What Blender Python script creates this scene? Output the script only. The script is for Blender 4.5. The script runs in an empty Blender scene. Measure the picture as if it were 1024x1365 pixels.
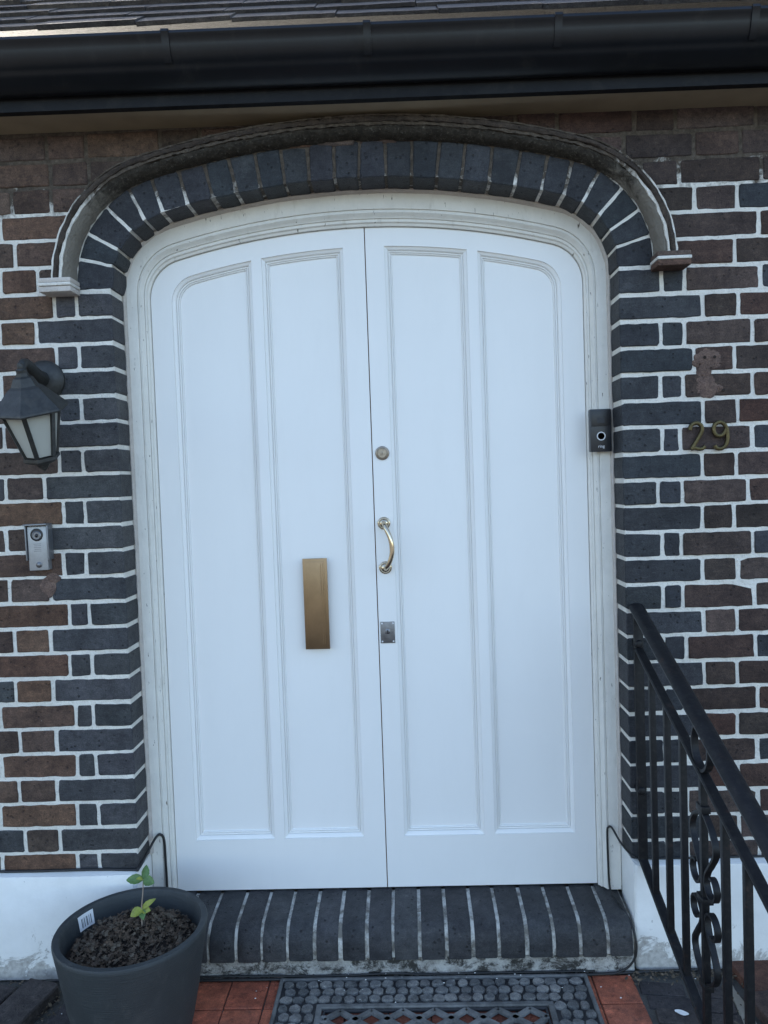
import bpy, bmesh, math, random
from math import sin, cos, pi, sqrt, radians, atan2
from mathutils import Vector, Matrix
from mathutils.geometry import tessellate_polygon

S = bpy.context.scene
COL = S.collection
rnd = random.Random(29)

# ------------------------------------------------------------------ camera, light, exposure
YAW, PITCH, ROLL = 0.0302, 0.039, -0.0351
cam_d = bpy.data.cameras.new('camera'); cam = bpy.data.objects.new('camera', cam_d); COL.objects.link(cam)
fw = Vector((-sin(YAW)*cos(PITCH), cos(YAW)*cos(PITCH), -sin(PITCH)))
r0 = Vector((cos(YAW), sin(YAW), 0)); u0 = r0.cross(fw)
rt = r0*cos(ROLL) + u0*sin(ROLL); up = u0*cos(ROLL) - r0*sin(ROLL)
mw = Matrix((rt, up, -fw)).transposed().to_4x4(); mw.translation = Vector((0.1063, -2.2224, 1.1456))
cam.matrix_world = mw
cam_d.sensor_fit = 'HORIZONTAL'; cam_d.sensor_width = 36; cam_d.lens = 36*1026/1024
cam_d.clip_start = 0.02; cam_d.clip_end = 2000
S.camera = cam
SUN_EL, SUN_AZ = radians(36), radians(-31)       # azimuth from +Y (behind the house), towards the left
w = bpy.data.worlds.new('World'); S.world = w; w.use_nodes = True
nt = w.node_tree; nt.nodes.clear()
sky = nt.nodes.new('ShaderNodeTexSky'); sky.sky_type = 'NISHITA'; sky.sun_disc = False
sky.sun_elevation = SUN_EL; sky.sun_rotation = SUN_AZ
sky.air_density = 1.0; sky.dust_density = 1.6; sky.ozone_density = 1.0
bg = nt.nodes.new('ShaderNodeBackground'); bg.inputs['Strength'].default_value = 0.13
wo = nt.nodes.new('ShaderNodeOutputWorld')
nt.links.new(sky.outputs[0], bg.inputs['Color']); nt.links.new(bg.outputs[0], wo.inputs['Surface'])
sd = bpy.data.lights.new('sun', 'SUN'); sd.energy = 3.5; sd.angle = radians(0.5); sd.color = (1, .93, .82)
sun = bpy.data.objects.new('sun', sd); COL.objects.link(sun)
sun.rotation_euler = Vector((-sin(SUN_AZ)*cos(SUN_EL), -cos(SUN_AZ)*cos(SUN_EL), -sin(SUN_EL))).to_track_quat('-Z', 'Y').to_euler()
sun.location = (-6, 12, 14)
S.view_settings.view_transform = 'Standard'; S.view_settings.look = 'None'
S.view_settings.gamma = 1; S.view_settings.use_curve_mapping = False
S.view_settings.exposure = 2.06

# ------------------------------------------------------------------ object helpers
def plain(o, **k):
    for a, v in k.items(): o[a] = v
    return o
def wloc(o):
    v = Vector((0, 0, 0))
    while o: v += Vector(o.location); o = o.parent
    return v
def thing(name, label, cat, loc=(0, 0, 0), group=None):
    o = bpy.data.objects.new(name, None); COL.objects.link(o); o.location = loc
    o.empty_display_size = .05; o['label'] = label; o['category'] = cat
    if group: o['group'] = group
    return o
def mk(name, vf, mat, parent=None, smooth=False, color=None, fmats=None, origin=None, **props):
    V, F = vf
    V = [Vector(v) for v in V]
    if origin is None:
        lo = [min(v[i] for v in V) for i in range(3)]; hi = [max(v[i] for v in V) for i in range(3)]
        origin = ((lo[0]+hi[0])/2, (lo[1]+hi[1])/2, lo[2])
    og = Vector(origin)
    me = bpy.data.meshes.new(name); me.from_pydata([v-og for v in V], [], F)
    for m in (mat if isinstance(mat, (list, tuple)) else [mat]): me.materials.append(m)
    if fmats: me.polygons.foreach_set('material_index', fmats)
    me.validate(); me.update()
    bm = bmesh.new(); bm.from_mesh(me); bmesh.ops.recalc_face_normals(bm, faces=bm.faces); bm.to_mesh(me); bm.free()
    if smooth == 'auto':
        me.polygons.foreach_set('use_smooth', [True]*len(me.polygons)); me.set_sharp_from_angle(angle=radians(38))
    elif smooth: me.polygons.foreach_set('use_smooth', [True]*len(me.polygons))
    o = bpy.data.objects.new(name, me); COL.objects.link(o)
    if parent: o.parent = parent; o.location = og - wloc(parent)
    else: o.location = og
    if color: o.color = (*color, 1)
    for a, v in props.items(): o[a] = v
    return o
def join(*vfs):
    V, F = [], []
    for v, f in vfs:
        n = len(V); V += list(v); F += [tuple(i+n for i in q) for q in f]
    return V, F
def xf(vf, M): return [M @ Vector(v) for v in vf[0]], vf[1]

def box(x0, x1, y0, y1, z0, z1, b=0.0):
    """box with chamfered edges"""
    if b <= 0:
        V = [(x, y, z) for z in (z0, z1) for y in (y0, y1) for x in (x0, x1)]
        return V, [(0, 1, 3, 2), (4, 6, 7, 5), (0, 4, 5, 1), (2, 3, 7, 6), (0, 2, 6, 4), (1, 5, 7, 3)]
    bm = bmesh.new()
    vs = [bm.verts.new((x, y, z)) for z in (z0, z1) for y in (y0, y1) for x in (x0, x1)]
    for q in [(0, 2, 3, 1), (4, 5, 7, 6), (0, 1, 5, 4), (2, 6, 7, 3), (0, 4, 6, 2), (1, 3, 7, 5)]: bm.faces.new([vs[i] for i in q])
    bmesh.ops.bevel(bm, geom=bm.edges[:], offset=b, segments=2, profile=.6, affect='EDGES')
    return from_bm(bm)
def from_bm(bm):
    bm.verts.index_update()
    V = [v.co.copy() for v in bm.verts]; F = [tuple(v.index for v in f.verts) for f in bm.faces]; bm.free()
    return V, F
def loft(loops, closed=True, cap0=True, cap1=True, wrap=False):
    n = len(loops[0]); V = [p for l in loops for p in l]; F = []
    m = len(loops)
    for k in range(m if wrap else m-1):
        a, b = k*n, ((k+1) % m)*n
        for i in range(n if closed else n-1):
            j = (i+1) % n; F.append((a+i, a+j, b+j, b+i))
    if cap0 and not wrap: F.append(tuple(range(n)))
    if cap1 and not wrap: F.append(tuple((m-1)*n+i for i in reversed(range(n))))
    return V, F
def tube(path, rad, n=10, closed=False, sec=None):
    """parallel transport tube. rad number or list. sec: 2d section (a along side, b along normal)"""
    P = [Vector(p) for p in path]; m = len(P)
    T = []
    for i in range(m):
        if closed: t = P[(i+1) % m]-P[i-1]
        else: t = P[min(i+1, m-1)]-P[max(i-1, 0)]
        T.append(t.normalized())
    ref = Vector((0, -1, 0)) if abs(T[0].y) < .8 else Vector((1, 0, 0))
    nr = (ref - T[0]*ref.dot(T[0])).normalized(); loops = []
    for i in range(m):
        if i:
            q = T[i-1].rotation_difference(T[i]); nr = q @ nr; nr = (nr-T[i]*nr.dot(T[i])).normalized()
        bn = T[i].cross(nr); r = rad[i] if isinstance(rad, (list, tuple)) else rad
        if sec: loops.append([P[i]+bn*a*r+nr*b*r for a, b in sec])
        else: loops.append([P[i]+(bn*cos(2*pi*k/n)+nr*sin(2*pi*k/n))*r for k in range(n)])
    return loft(loops, wrap=closed)
def lathe(prof, n=32, c=(0, 0, 0), axis='z'):
    loops = []
    for r, h in prof:
        l = []
        for k in range(n):
            a = 2*pi*k/n
            if axis == 'z': l.append(Vector((c[0]+r*cos(a), c[1]+r*sin(a), c[2]+h)))
            else: l.append(Vector((c[0]+r*cos(a), c[1]-h, c[2]+r*sin(a))))   # axis towards -y, h = projection
        loops.append(l)
    return loft(loops)
def catmull(P, k=6, closed=False):
    P = [Vector(p) for p in P]; out = []; m = len(P)
    for i in range(m if closed else m-1):
        p0 = P[i-1] if (closed or i) else P[0]; p1 = P[i]; p2 = P[(i+1) % m]; p3 = P[(i+2) % m] if (closed or i+2 < m) else P[-1]
        for j in range(k):
            t = j/k
            out.append(.5*((2*p1)+(p2-p0)*t+(2*p0-5*p1+4*p2-p3)*t*t+(3*p1-p0-3*p2+p3)*t**3))
    if not closed: out.append(P[-1])
    return out
def inset(poly, d):
    """inward offset of a CCW 2d polygon"""
    n = len(poly); out = []
    for i in range(n):
        p0, p1, p2 = Vector(poly[i-1]), Vector(poly[i]), Vector(poly[(i+1) % n])
        e1 = (p1-p0).normalized(); e2 = (p2-p1).normalized()
        n1 = Vector((-e1.y, e1.x)); n2 = Vector((-e2.y, e2.x)); b = n1+n2
        if b.length < 1e-6: b = n1
        b.normalize(); out.append(p1 + b*(d/max(.35, b.dot(n1))))
    return [tuple(v) for v in out]
def area2(p): return sum(p[i-1][0]*p[i][1]-p[i][0]*p[i-1][1] for i in range(len(p)))/2
def ccw(p): return list(p) if area2(p) > 0 else list(reversed(p))
def plate(loops2, y0, y1):
    """flat plate in xz with holes: first loop outer; front y0, back y1"""
    tris = tessellate_polygon([[Vector((x, z, 0)) for x, z in l] for l in loops2])
    flat = [p for l in loops2 for p in l]; n = len(flat)
    V = [(x, y0, z) for x, z in flat]+[(x, y1, z) for x, z in flat]
    F = [tuple(t) for t in tris]+[tuple(i+n for i in reversed(t)) for t in tris]
    k = 0
    for l in loops2:
        for i in range(len(l)): j = (i+1) % len(l); F.append((k+i, k+j, k+j+n, k+i+n))
        k += len(l)
    return V, F

# ------------------------------------------------------------------ materials
def nodes_mat(name):
    m = bpy.data.materials.new(name); m.use_nodes = True; t = m.node_tree
    return m, t, t.nodes['Principled BSDF']
def N(t, typ, **k):
    n = t.nodes.new(typ)
    for a, v in k.items(): setattr(n, a, v)
    return n
def noise(t, pos, scale, detail=4, rough=.6, dist=0):
    n = N(t, 'ShaderNodeTexNoise'); n.inputs['Scale'].default_value = scale; n.inputs['Detail'].default_value = detail
    n.inputs['Roughness'].default_value = rough; n.inputs['Distortion'].default_value = dist
    t.links.new(pos, n.inputs['Vector']); return n.outputs['Fac']
def ramp(t, v, a, b, ca=(0, 0, 0, 1), cb=(1, 1, 1, 1)):
    r = N(t, 'ShaderNodeValToRGB'); r.color_ramp.elements[0].position = a; r.color_ramp.elements[1].position = b
    r.color_ramp.elements[0].color = ca; r.color_ramp.elements[1].color = cb; t.links.new(v, r.inputs[0]); return r.outputs[0]
def mixc(t, fac, a, b, mode='MIX'):
    n = N(t, 'ShaderNodeMix', data_type='RGBA', blend_type=mode)
    for s, v in ((0, fac), (6, a), (7, b)):
        if isinstance(v, (int, float)): n.inputs[s].default_value = v
        elif isinstance(v, tuple): n.inputs[s].default_value = v if len(v) == 4 else (*v, 1)
        else: t.links.new(v, n.inputs[s])
    return n.outputs[2]
def pos(t, obj=False):
    if obj: return N(t, 'ShaderNodeTexCoord').outputs['Object']
    return N(t, 'ShaderNodeNewGeometry').outputs['Position']
def bump(t, b, h, strength, dist=.01):
    n = N(t, 'ShaderNodeBump'); n.inputs['Strength'].default_value = strength; n.inputs['Distance'].default_value = dist
    t.links.new(h, n.inputs['Height']); t.links.new(n.outputs[0], b.inputs['Normal'])
def stretch(t, p, s):
    m = N(t, 'ShaderNodeMapping'); m.inputs['Scale'].default_value = s; t.links.new(p, m.inputs['Vector']); return m.outputs[0]

def m_simple(name, c, rough=.6, metal=0, var=.25, vs=30, bs=.15, bsc=150, spec=.5, bd=.004, obj=False):
    m, t, b = nodes_mat(name); p = pos(t, obj)
    f = noise(t, p, vs, 5)
    lo = tuple(x*(1-var) for x in c); hi = tuple(min(1, x*(1+var)) for x in c)
    t.links.new(ramp(t, f, .3, .7, (*lo, 1), (*hi, 1)), b.inputs['Base Color'])
    b.inputs['Roughness'].default_value = rough; b.inputs['Metallic'].default_value = metal
    b.inputs['Specular IOR Level'].default_value = spec
    if bs: bump(t, b, noise(t, p, bsc, 4), bs, bd)
    return m
def m_brick(name, rough=.8, speck=.0, pit=.5, spec=.25, bs=.8):
    m, t, b = nodes_mat(name); p = pos(t)
    oi = N(t, 'ShaderNodeObjectInfo')
    big = noise(t, p, 11, 5, .65); mid = noise(t, p, 48, 6, .75); fine = noise(t, p, 300, 4, .75)
    drag = noise(t, stretch(t, p, (1, 1, 5)), 26, 5, .7, .3)
    c = mixc(t, ramp(t, big, .3, .72), mixc(t, 1, oi.outputs['Color'], (.60, .57, .56), 'MULTIPLY'), mixc(t, 1, oi.outputs['Color'], (1.36, 1.30, 1.24), 'MULTIPLY'))
    c = mixc(t, ramp(t, mid, .38, .66), c, mixc(t, 1, c, (.55, .56, .60), 'MULTIPLY'))
    c = mixc(t, ramp(t, drag, .52, .72), c, mixc(t, 1, c, (1.45, 1.40, 1.34), 'MULTIPLY'))
    c = mixc(t, ramp(t, fine, .32, .68), mixc(t, 1, c, (.62, .62, .62), 'MULTIPLY'), mixc(t, 1, c, (1.45, 1.45, 1.45), 'MULTIPLY'))
    v = N(t, 'ShaderNodeTexVoronoi'); v.inputs['Scale'].default_value = 55; v.inputs['Randomness'].default_value = 1; t.links.new(p, v.inputs['Vector'])
    pits = ramp(t, v.outputs['Distance'], .12, .24, (1, 1, 1, 1), (0, 0, 0, 1))
    gate = mixc(t, 1, pits, ramp(t, noise(t, p, 19, 3), .46, .54), 'MULTIPLY')
    c = mixc(t, mixc(t, 1, gate, (pit, pit, pit), 'MULTIPLY'), c, (.010, .010, .011))
    dust = ramp(t, noise(t, stretch(t, p, (1, 1, 2.2)), 33, 6, .75), .60, .72)
    c = mixc(t, mixc(t, 1, dust, (.10, .10, .10), 'MULTIPLY'), c, (.42, .39, .35))
    lime = ramp(t, noise(t, p, 85, 4, .8), .725, .76)
    c = mixc(t, mixc(t, 1, lime, (.6, .6, .6), 'MULTIPLY'), c, (.6, .57, .5))
    t.links.new(c, b.inputs['Base Color']); b.inputs['Roughness'].default_value = rough; b.inputs['Specular IOR Level'].default_value = spec
    h = mixc(t, .4, mixc(t, .5, mid, drag), fine); h = mixc(t, gate, h, (0, 0, 0)); bump(t, b, h, bs, .006)
    return m
def m_mortar(name, c=(.80, .76, .68), dirt=.35, old=None, patch=None):
    m, t, b = nodes_mat(name); p = pos(t)
    f = noise(t, p, 14, 6, .7); g = noise(t, p, 120, 5, .7)
    cc = mixc(t, ramp(t, f, .35, .75), c, tuple(x*.8 for x in c))
    if old:      # joints above the limit of the white repointing keep their old brown mortar; the hood stone just turns darker there
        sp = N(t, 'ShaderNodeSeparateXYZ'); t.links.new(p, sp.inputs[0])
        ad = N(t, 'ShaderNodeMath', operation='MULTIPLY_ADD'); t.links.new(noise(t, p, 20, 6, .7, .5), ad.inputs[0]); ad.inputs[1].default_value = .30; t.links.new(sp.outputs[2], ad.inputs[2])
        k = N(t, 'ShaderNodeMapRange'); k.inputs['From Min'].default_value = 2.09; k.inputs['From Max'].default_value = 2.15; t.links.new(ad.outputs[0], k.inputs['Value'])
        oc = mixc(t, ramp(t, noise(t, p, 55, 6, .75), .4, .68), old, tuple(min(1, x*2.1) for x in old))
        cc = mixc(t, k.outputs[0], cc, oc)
    if patch:
        cc = mixc(t, ramp(t, noise(t, p, 22, 5, .7, .4), .42, .60), cc, patch)
    cc = mixc(t, mixc(t, 1, ramp(t, g, .56, .72), (dirt,)*3, 'MULTIPLY'), cc, (.2, .18, .15))
    cc = mixc(t, mixc(t, 1, ramp(t, noise(t, p, 230, 3, .8), .62, .70), (.55,)*3, 'MULTIPLY'), cc, (.14, .125, .11))
    t.links.new(cc, b.inputs['Base Color']); b.inputs['Roughness'].default_value = .92; b.inputs['Specular IOR Level'].default_value = .2
    bump(t, b, mixc(t, .5, g, noise(t, p, 45, 4)), 1, .010); return m
def m_oldpaint(name, c=(.75, .72, .65), crack=(.13, .11, .09)):
    m, t, b = nodes_mat(name); p = pos(t)
    f = noise(t, p, 11, 6, .7)
    cc = mixc(t, ramp(t, f, .35, .75), c, tuple(x*.86 for x in c))
    grime = ramp(t, noise(t, stretch(t, p, (1, 1, .25)), 38, 6, .7), .57, .72)
    cc = mixc(t, mixc(t, 1, grime, (.35,)*3, 'MULTIPLY'), cc, (.42, .38, .31))
    chip = ramp(t, noise(t, stretch(t, p, (1.6, 1, .35)), 75, 4, .65, .4), .675, .69)
    cc = mixc(t, chip, cc, crack)
    t.links.new(cc, b.inputs['Base Color']); b.inputs['Roughness'].default_value = .55
    hh = mixc(t, chip, noise(t, stretch(t, p, (1, 1, .3)), 60, 5), (0, 0, 0)); bump(t, b, hh, .5, .004); return m
def m_render(name):
    m, t, b = nodes_mat(name); p = pos(t)
    f = noise(t, p, 5, 6, .7); sp = N(t, 'ShaderNodeSeparateXYZ'); t.links.new(p, sp.inputs[0])
    c = mixc(t, ramp(t, f, .35, .75), (.80, .79, .75), (.68, .67, .63))
    # splash-back dirt and flaking near the ground
    hgt = N(t, 'ShaderNodeMapRange'); hgt.inputs['From Min'].default_value = -.30; hgt.inputs['From Max'].default_value = -.10
    hgt.inputs['To Min'].default_value = .30; hgt.inputs['To Max'].default_value = 0; t.links.new(sp.outputs[2], hgt.inputs['Value'])
    add = N(t, 'ShaderNodeMath', operation='ADD'); t.links.new(hgt.outputs[0], add.inputs[0]); t.links.new(noise(t, p, 9, 9, .78, .8), add.inputs[1])
    flake = ramp(t, add.outputs[0], .695, .71)
    edge = ramp(t, add.outputs[0], .665, .695)
    c = mixc(t, mixc(t, 1, edge, (.35,)*3, 'MULTIPLY'), c, (.4, .38, .34))
    c = mixc(t, flake, c, mixc(t, ramp(t, noise(t, p, 70, 5), .35, .65), (.34, .32, .29), (.52, .5, .46)))
    moss = ramp(t, add.outputs[0], .86, .95)
    c = mixc(t, mixc(t, 1, moss, (.6,)*3, 'MULTIPLY'), c, (.10, .10, .07))
    sc = ramp(t, noise(t, stretch(t, p, (1, 1, .5)), 60, 4, .7), .70, .73)
    c = mixc(t, mixc(t, 1, sc, (.6,)*3, 'MULTIPLY'), c, (.25, .24, .22))
    t.links.new(c, b.inputs['Base Color']); b.inputs['Roughness'].default_value = .75
    h = mixc(t, flake, mixc(t, .3, noise(t, p, 25, 5), noise(t, p, 160, 3)), (0, 0, 0)); bump(t, b, h, .45, .005); return m

M_BRICK = m_brick('brick_face'); M_BLUE = m_brick('blue_brick_face', rough=.6, pit=.8, spec=.3)
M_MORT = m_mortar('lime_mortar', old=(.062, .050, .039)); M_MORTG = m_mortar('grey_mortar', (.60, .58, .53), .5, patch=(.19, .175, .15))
M_FRAME = m_oldpaint('old_cream_paint'); M_SEAL = m_mortar('sealant', (.62, .56, .50), .2)
M_RENDER = m_render('white_render')
M_DOOR = m_simple('door_white', (.80, .787, .755), .42, var=.015, vs=3, bs=.035, bsc=70, bd=.003)
M_EDGE = m_simple('bare_wood_edge', (.46, .27, .17), .7, var=.2, vs=20)
M_STONE = m_mortar('hood_stone', (.20, .18, .15), .7, old=(.030, .026, .021))  # second colour: the stone gets darker towards the crown of the arch
M_HTILE = m_brick('hood_tile_face', .85)
M_TAN = m_simple('soffit_paint', (.30, .235, .15), .6, var=.15, vs=6, bs=.1)
M_GUT = m_simple('gutter_black', (.006, .0065, .008), .36, var=.25, vs=8, bs=.06, bsc=25, spec=.35)
M_FASC = m_simple('fascia_black', (.008, .008, .009), .6, var=.2, vs=9, bs=.1, spec=.2)
M_SLATE = m_brick('slate_face', .8, pit=.1)
M_IRON = m_simple('black_iron', (.008, .008, .009), .48, var=.3, vs=25, bs=.25, bsc=110, bd=.002, spec=.3)
M_SILV = m_simple('warm_nickel', (.60, .50, .36), .14, 1, var=.06, vs=20, bs=.03, bsc=40)
M_NICK = m_simple('aged_nickel', (.26, .22, .18), .36, 1, var=.2, vs=60, bs=.06)
M_PEWT = m_simple('pewter', (.20, .20, .21), .42, 1, var=.25, vs=50, bs=.1)
M_BRASS = m_simple('brass_plate', (.27, .18, .105), .38, 1, var=.16, vs=9, bs=.03, bsc=30)
M_BRASSD = m_simple('dull_brass', (.095, .074, .034), .45, .85, var=.3, vs=60, bs=.2, bsc=180)
M_BLK = m_simple('black_plastic', (.012, .013, .017), .35, var=.1, vs=40, bs=.05)
M_GLOSSB = m_simple('piano_black', (.006, .006, .008), .38, var=.05, bs=0)
M_DIM = m_simple('dim_glass', (.022, .023, .026), .55, var=.1, bs=0)
M_ALU = m_simple('satin_aluminium', (.34, .345, .35), .42, .6, var=.08, vs=60, bs=.08, bsc=300)
M_ALUD = m_simple('grey_hood_metal', (.20, .205, .215), .4, .6, var=.15, vs=60, bs=.1)
M_LIGHTP = m_simple('white_print', (.7, .7, .7), .5, var=.03, bs=0)
M_LAMP = m_simple('lamp_bronze_black', (.030, .030, .028), .5, .2, var=.35, vs=50, bs=.3, bsc=140, bd=.002)
M_CABLE = m_simple('black_cable', (.012, .012, .012), .5, var=.2, vs=50, bs=.1)
M_POT = m_simple('pot_slate_plastic', (.029, .034, .036), .62, var=.12, vs=12, bs=.0)
M_SOIL = m_simple('soil', (.022, .015, .011), .95, var=.6, vs=60, bs=1, bsc=90, bd=.012)
M_DRY = m_simple('dry_foliage', (.078, .052, .033), .9, var=.5, vs=35, bs=.3)
M_LEAF = m_simple('leaf_green', (.085, .165, .045), .5, var=.3, vs=60, bs=.2)
M_LEAFY = m_simple('leaf_yellow_green', (.24, .27, .045), .5, var=.3, vs=60, bs=.2)
M_STEM = m_simple('stem_pale', (.28, .22, .17), .7, var=.2)
M_TILE = m_brick('quarry_tile_face', .7, pit=.25, spec=.35); M_PAV = m_brick('paver_face', .85, pit=.3)
M_GROUT = m_mortar('floor_bed', (.10, .095, .085), .6); M_SAND = m_mortar('sandy_joint', (.34, .30, .24), .5)
M_RUB = m_simple('mat_rubber', (.022, .022, .024), .7, var=.4, vs=30, bs=.5, bsc=120)
M_RUBL = m_simple('mat_rubber_worn', (.145, .143, .135), .8, var=.45, vs=22, bs=.5, bsc=140)
M_COB = m_brick('mat_cobble', .85, pit=.1)
M_CONC, t_, b_ = nodes_mat('worn_concrete'); p_ = pos(t_)
c_ = mixc(t_, ramp(t_, noise(t_, p_, 30, 6, .75), .4, .62), (.58, .56, .51), (.30, .28, .25))
c_ = mixc(t_, ramp(t_, noise(t_, stretch(t_, p_, (1, 1, 1.6)), 16, 10, .85, .4), .47, .56), c_, (.045, .042, .036))
t_.links.new(c_, b_.inputs['Base Color']); b_.inputs['Roughness'].default_value = .95
bump(t_, b_, noise(t_, p_, 60, 6, .8), 1, .012)
M_GROUND = m_simple('garden_path', (.085, .08, .072), .9, var=.35, vs=3, bs=.4, bsc=40, bd=.01)
M_LITTER = m_simple('litter', (.10, .075, .05), .9, var=.6, vs=90, bs=.3); M_PETAL = m_simple('white_petal_skin', (.75, .74, .70), .6, var=.08)
M_SMEAR = m_brick('pink_mortar_smear', .95, pit=.6, bs=1)

# lantern glass: milky ribbed pane
M_PANE, t_, b_ = nodes_mat('milky_pane')
b_.inputs['Base Color'].default_value = (.62, .62, .56, 1); b_.inputs['Roughness'].default_value = .25
b_.inputs['Transmission Weight'].default_value = .35; b_.inputs['IOR'].default_value = 1.3
bump(t_, b_, noise(t_, pos(t_), 60, 3), .2, .002)
# ribbed bump for the pot: fine horizontal scratches
t_ = M_POT.node_tree; bump(t_, t_.nodes['Principled BSDF'], noise(t_, stretch(t_, pos(t_), (5, 5, 150)), 3, 4, .6), .35, .004)
# brushed gradient on brass letter plate: vertical brushing
t_ = M_BRASS.node_tree; bump(t_, t_.nodes['Principled BSDF'], noise(t_, stretch(t_, pos(t_), (220, 1, 3)), 3, 4, .6), .09, .002)

def weather(m, tint, scale, lo, hi, amount, st=(1, 1, 1)):
    t = m.node_tree; b = t.nodes['Principled BSDF']; src = b.inputs['Base Color'].links[0].from_socket
    k = ramp(t, noise(t, stretch(t, pos(t), st), scale, 7, .72, .3), lo, hi)
    t.links.new(mixc(t, mixc(t, 1, k, (amount,)*3, 'MULTIPLY'), src, tint), b.inputs['Base Color'])
weather(M_POT, (.16, .155, .14), 16, .52, .75, .22, (1, 1, .6))
weather(M_GUT, (.16, .15, .12), 13, .55, .78, .10, (1, 1, .35))
weather(M_FASC, (.12, .11, .09), 15, .5, .8, .12)
weather(M_IRON, (.13, .06, .035), 24, .60, .72, .30); weather(M_IRON, (.06, .055, .05), 60, .5, .7, .3)
weather(M_DOOR, (.55, .54, .50), 7, .50, .80, .10, (1.5, 1, .3)); weather(M_DOOR, (.35, .33, .29), 60, .68, .76, .10)
weather(M_LAMP, (.09, .08, .065), 30, .5, .7, .35)
weather(M_TILE, (.07, .05, .04), 9, .48, .70, .45); weather(M_COB, (.03, .03, .03), 5, .50, .64, .75); weather(M_RUBL, (.02, .02, .02), 6, .47, .65, .7)
t_ = M_DOOR.node_tree; b_ = t_.nodes['Principled BSDF']
bump(t_, b_, noise(t_, stretch(t_, pos(t_), (140, 1, 4)), 2, 4, .7), .06, .003)
# ------------------------------------------------------------------ the opening's curve
def arch(off, apex=2.014, hw=.726, R=2.2, r=.20, n1=10, n2=24, zbot=None):
    """points (x,z) from the left springing over the top to the right springing; off = outward offset"""
    cx = hw-r; zR = apex-R; zc = zR+sqrt((R-r)**2-cx*cx); a = atan2(zc-zR, cx)
    pts = []
    for i in range(n1): th = a*i/n1; pts.append((cx+(r+off)*cos(th), zc+(r+off)*sin(th)))
    for i in range(n2//2+1): th = a+(pi/2-a)*i/(n2//2); pts.append(((R+off)*cos(th), zR+(R+off)*sin(th)))
    left = [(-x, z) for x, z in pts[:-1]]
    full = left+list(reversed(pts))
    if zbot is not None:
        lo, hi = full[0], full[-1]; full = [(lo[0], zbot)]+full+[(hi[0], zbot)]
    return full
def arch_x(off, z):
    """half-width of the offset curve at height z"""
    p = arch(off); p = p[len(p)//2:]
    if z <= p[-1][1]: return p[-1][0]
    if z >= p[0][1]: return 0.
    for (x0, z0), (x1, z1) in zip(p, p[1:]):
        if z1 <= z <= z0: return x0+(x1-x0)*(z0-z)/(z0-z1+1e-9)
    return 0.

# ------------------------------------------------------------------ ground
GZ = -.29
LAND = -.98      # front edge of the landing
gr = mk('ground', ([(-300, -300, -.46), (300, -300, -.46), (300, 300, -.46), (-300, 300, -.46)], [(0, 1, 2, 3)]), M_GROUND, kind='structure')
floor_ = mk('entrance_floor', box(-2.2, 2.2, LAND, .1, -.459, GZ-.007, .004), M_GROUT, kind='structure')

# ------------------------------------------------------------------ brick wall
wall = thing('brick_wall', 'red and blue brick house wall with white mortar joints around the arched double door', 'wall', (0, 0, GZ))
op = arch(.003, zbot=GZ)
outer = [(-4, GZ), (-4, 2.32), (4, 2.32), (4, GZ)]
poly = outer[:1]+outer[1:]+[op[i] for i in range(len(op)-1, -1, -1)]
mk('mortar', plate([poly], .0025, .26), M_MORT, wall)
# the rest of the house behind it
mk('side_wall', join(box(-4, -3.75, .262, 9, GZ, 2.3), box(3.75, 4, .262, 9, GZ, 2.3), box(-3.74, 3.74, 8.75, 9, GZ, 2.3), box(-3.74, 3.74, .6, .65, GZ, 2.3)), M_MORTG, wall)

RED = [(.122, .076, .054), (.108, .070, .052), (.094, .063, .049), (.130, .079, .054), (.080, .058, .047), (.100, .070, .056), (.115, .080, .063), (.088, .065, .055)]  # left-hand reds: lighter, warmer copy with sun glare painted into the colour
REDR = [(.072, .048, .040), (.062, .044, .037), (.080, .050, .041), (.056, .043, .037), (.090, .066, .057), (.078, .060, .052), (.086, .049, .038)]  # right-hand reds: darker copy, the dimmer side painted into the colour
BLUEL = [(.060, .063, .068), (.052, .056, .061), (.066, .069, .072), (.056, .058, .062), (.062, .064, .069)]  # left-hand blues lightened by painted-in sun glare; scaled down for the sill
BLUE = [(.038, .042, .048), (.031, .036, .042), (.043, .047, .052), (.035, .038, .043), (.040, .043, .050)]  # right-hand blues darkened to paint in that side's shade; arch uses them too
def rough_outline(poly, rc=.006, jit=.0012, step=.02):
    """CCW 2d polygon -> rounded corners, edges broken up and jittered"""
    n = len(poly); out = []
    for i in range(n):
        p0, p1, p2 = Vector(poly[i-1]), Vector(poly[i]), Vector(poly[(i+1) % n])
        a = (p0-p1); b = (p2-p1); rr = min(rc*rnd.uniform(.55, 1.5), a.length*.35, b.length*.35)
        if a.normalized().dot(b.normalized()) < -.97: out.append(p1); q1 = p1
        else:
            s = p1+a.normalized()*rr; e = p1+b.normalized()*rr
            out += [s, s.lerp(e, .5).lerp(p1, .42), e]; q1 = e
        q2 = p2+(p1-p2).normalized()*rc; L = (q2-q1).length; k = int(L/step)
        for j in range(1, k): out.append(q1.lerp(q2, j/k))
    return [(v.x+rnd.uniform(-jit, jit), v.y+rnd.uniform(-jit, jit)) for v in out]
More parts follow.
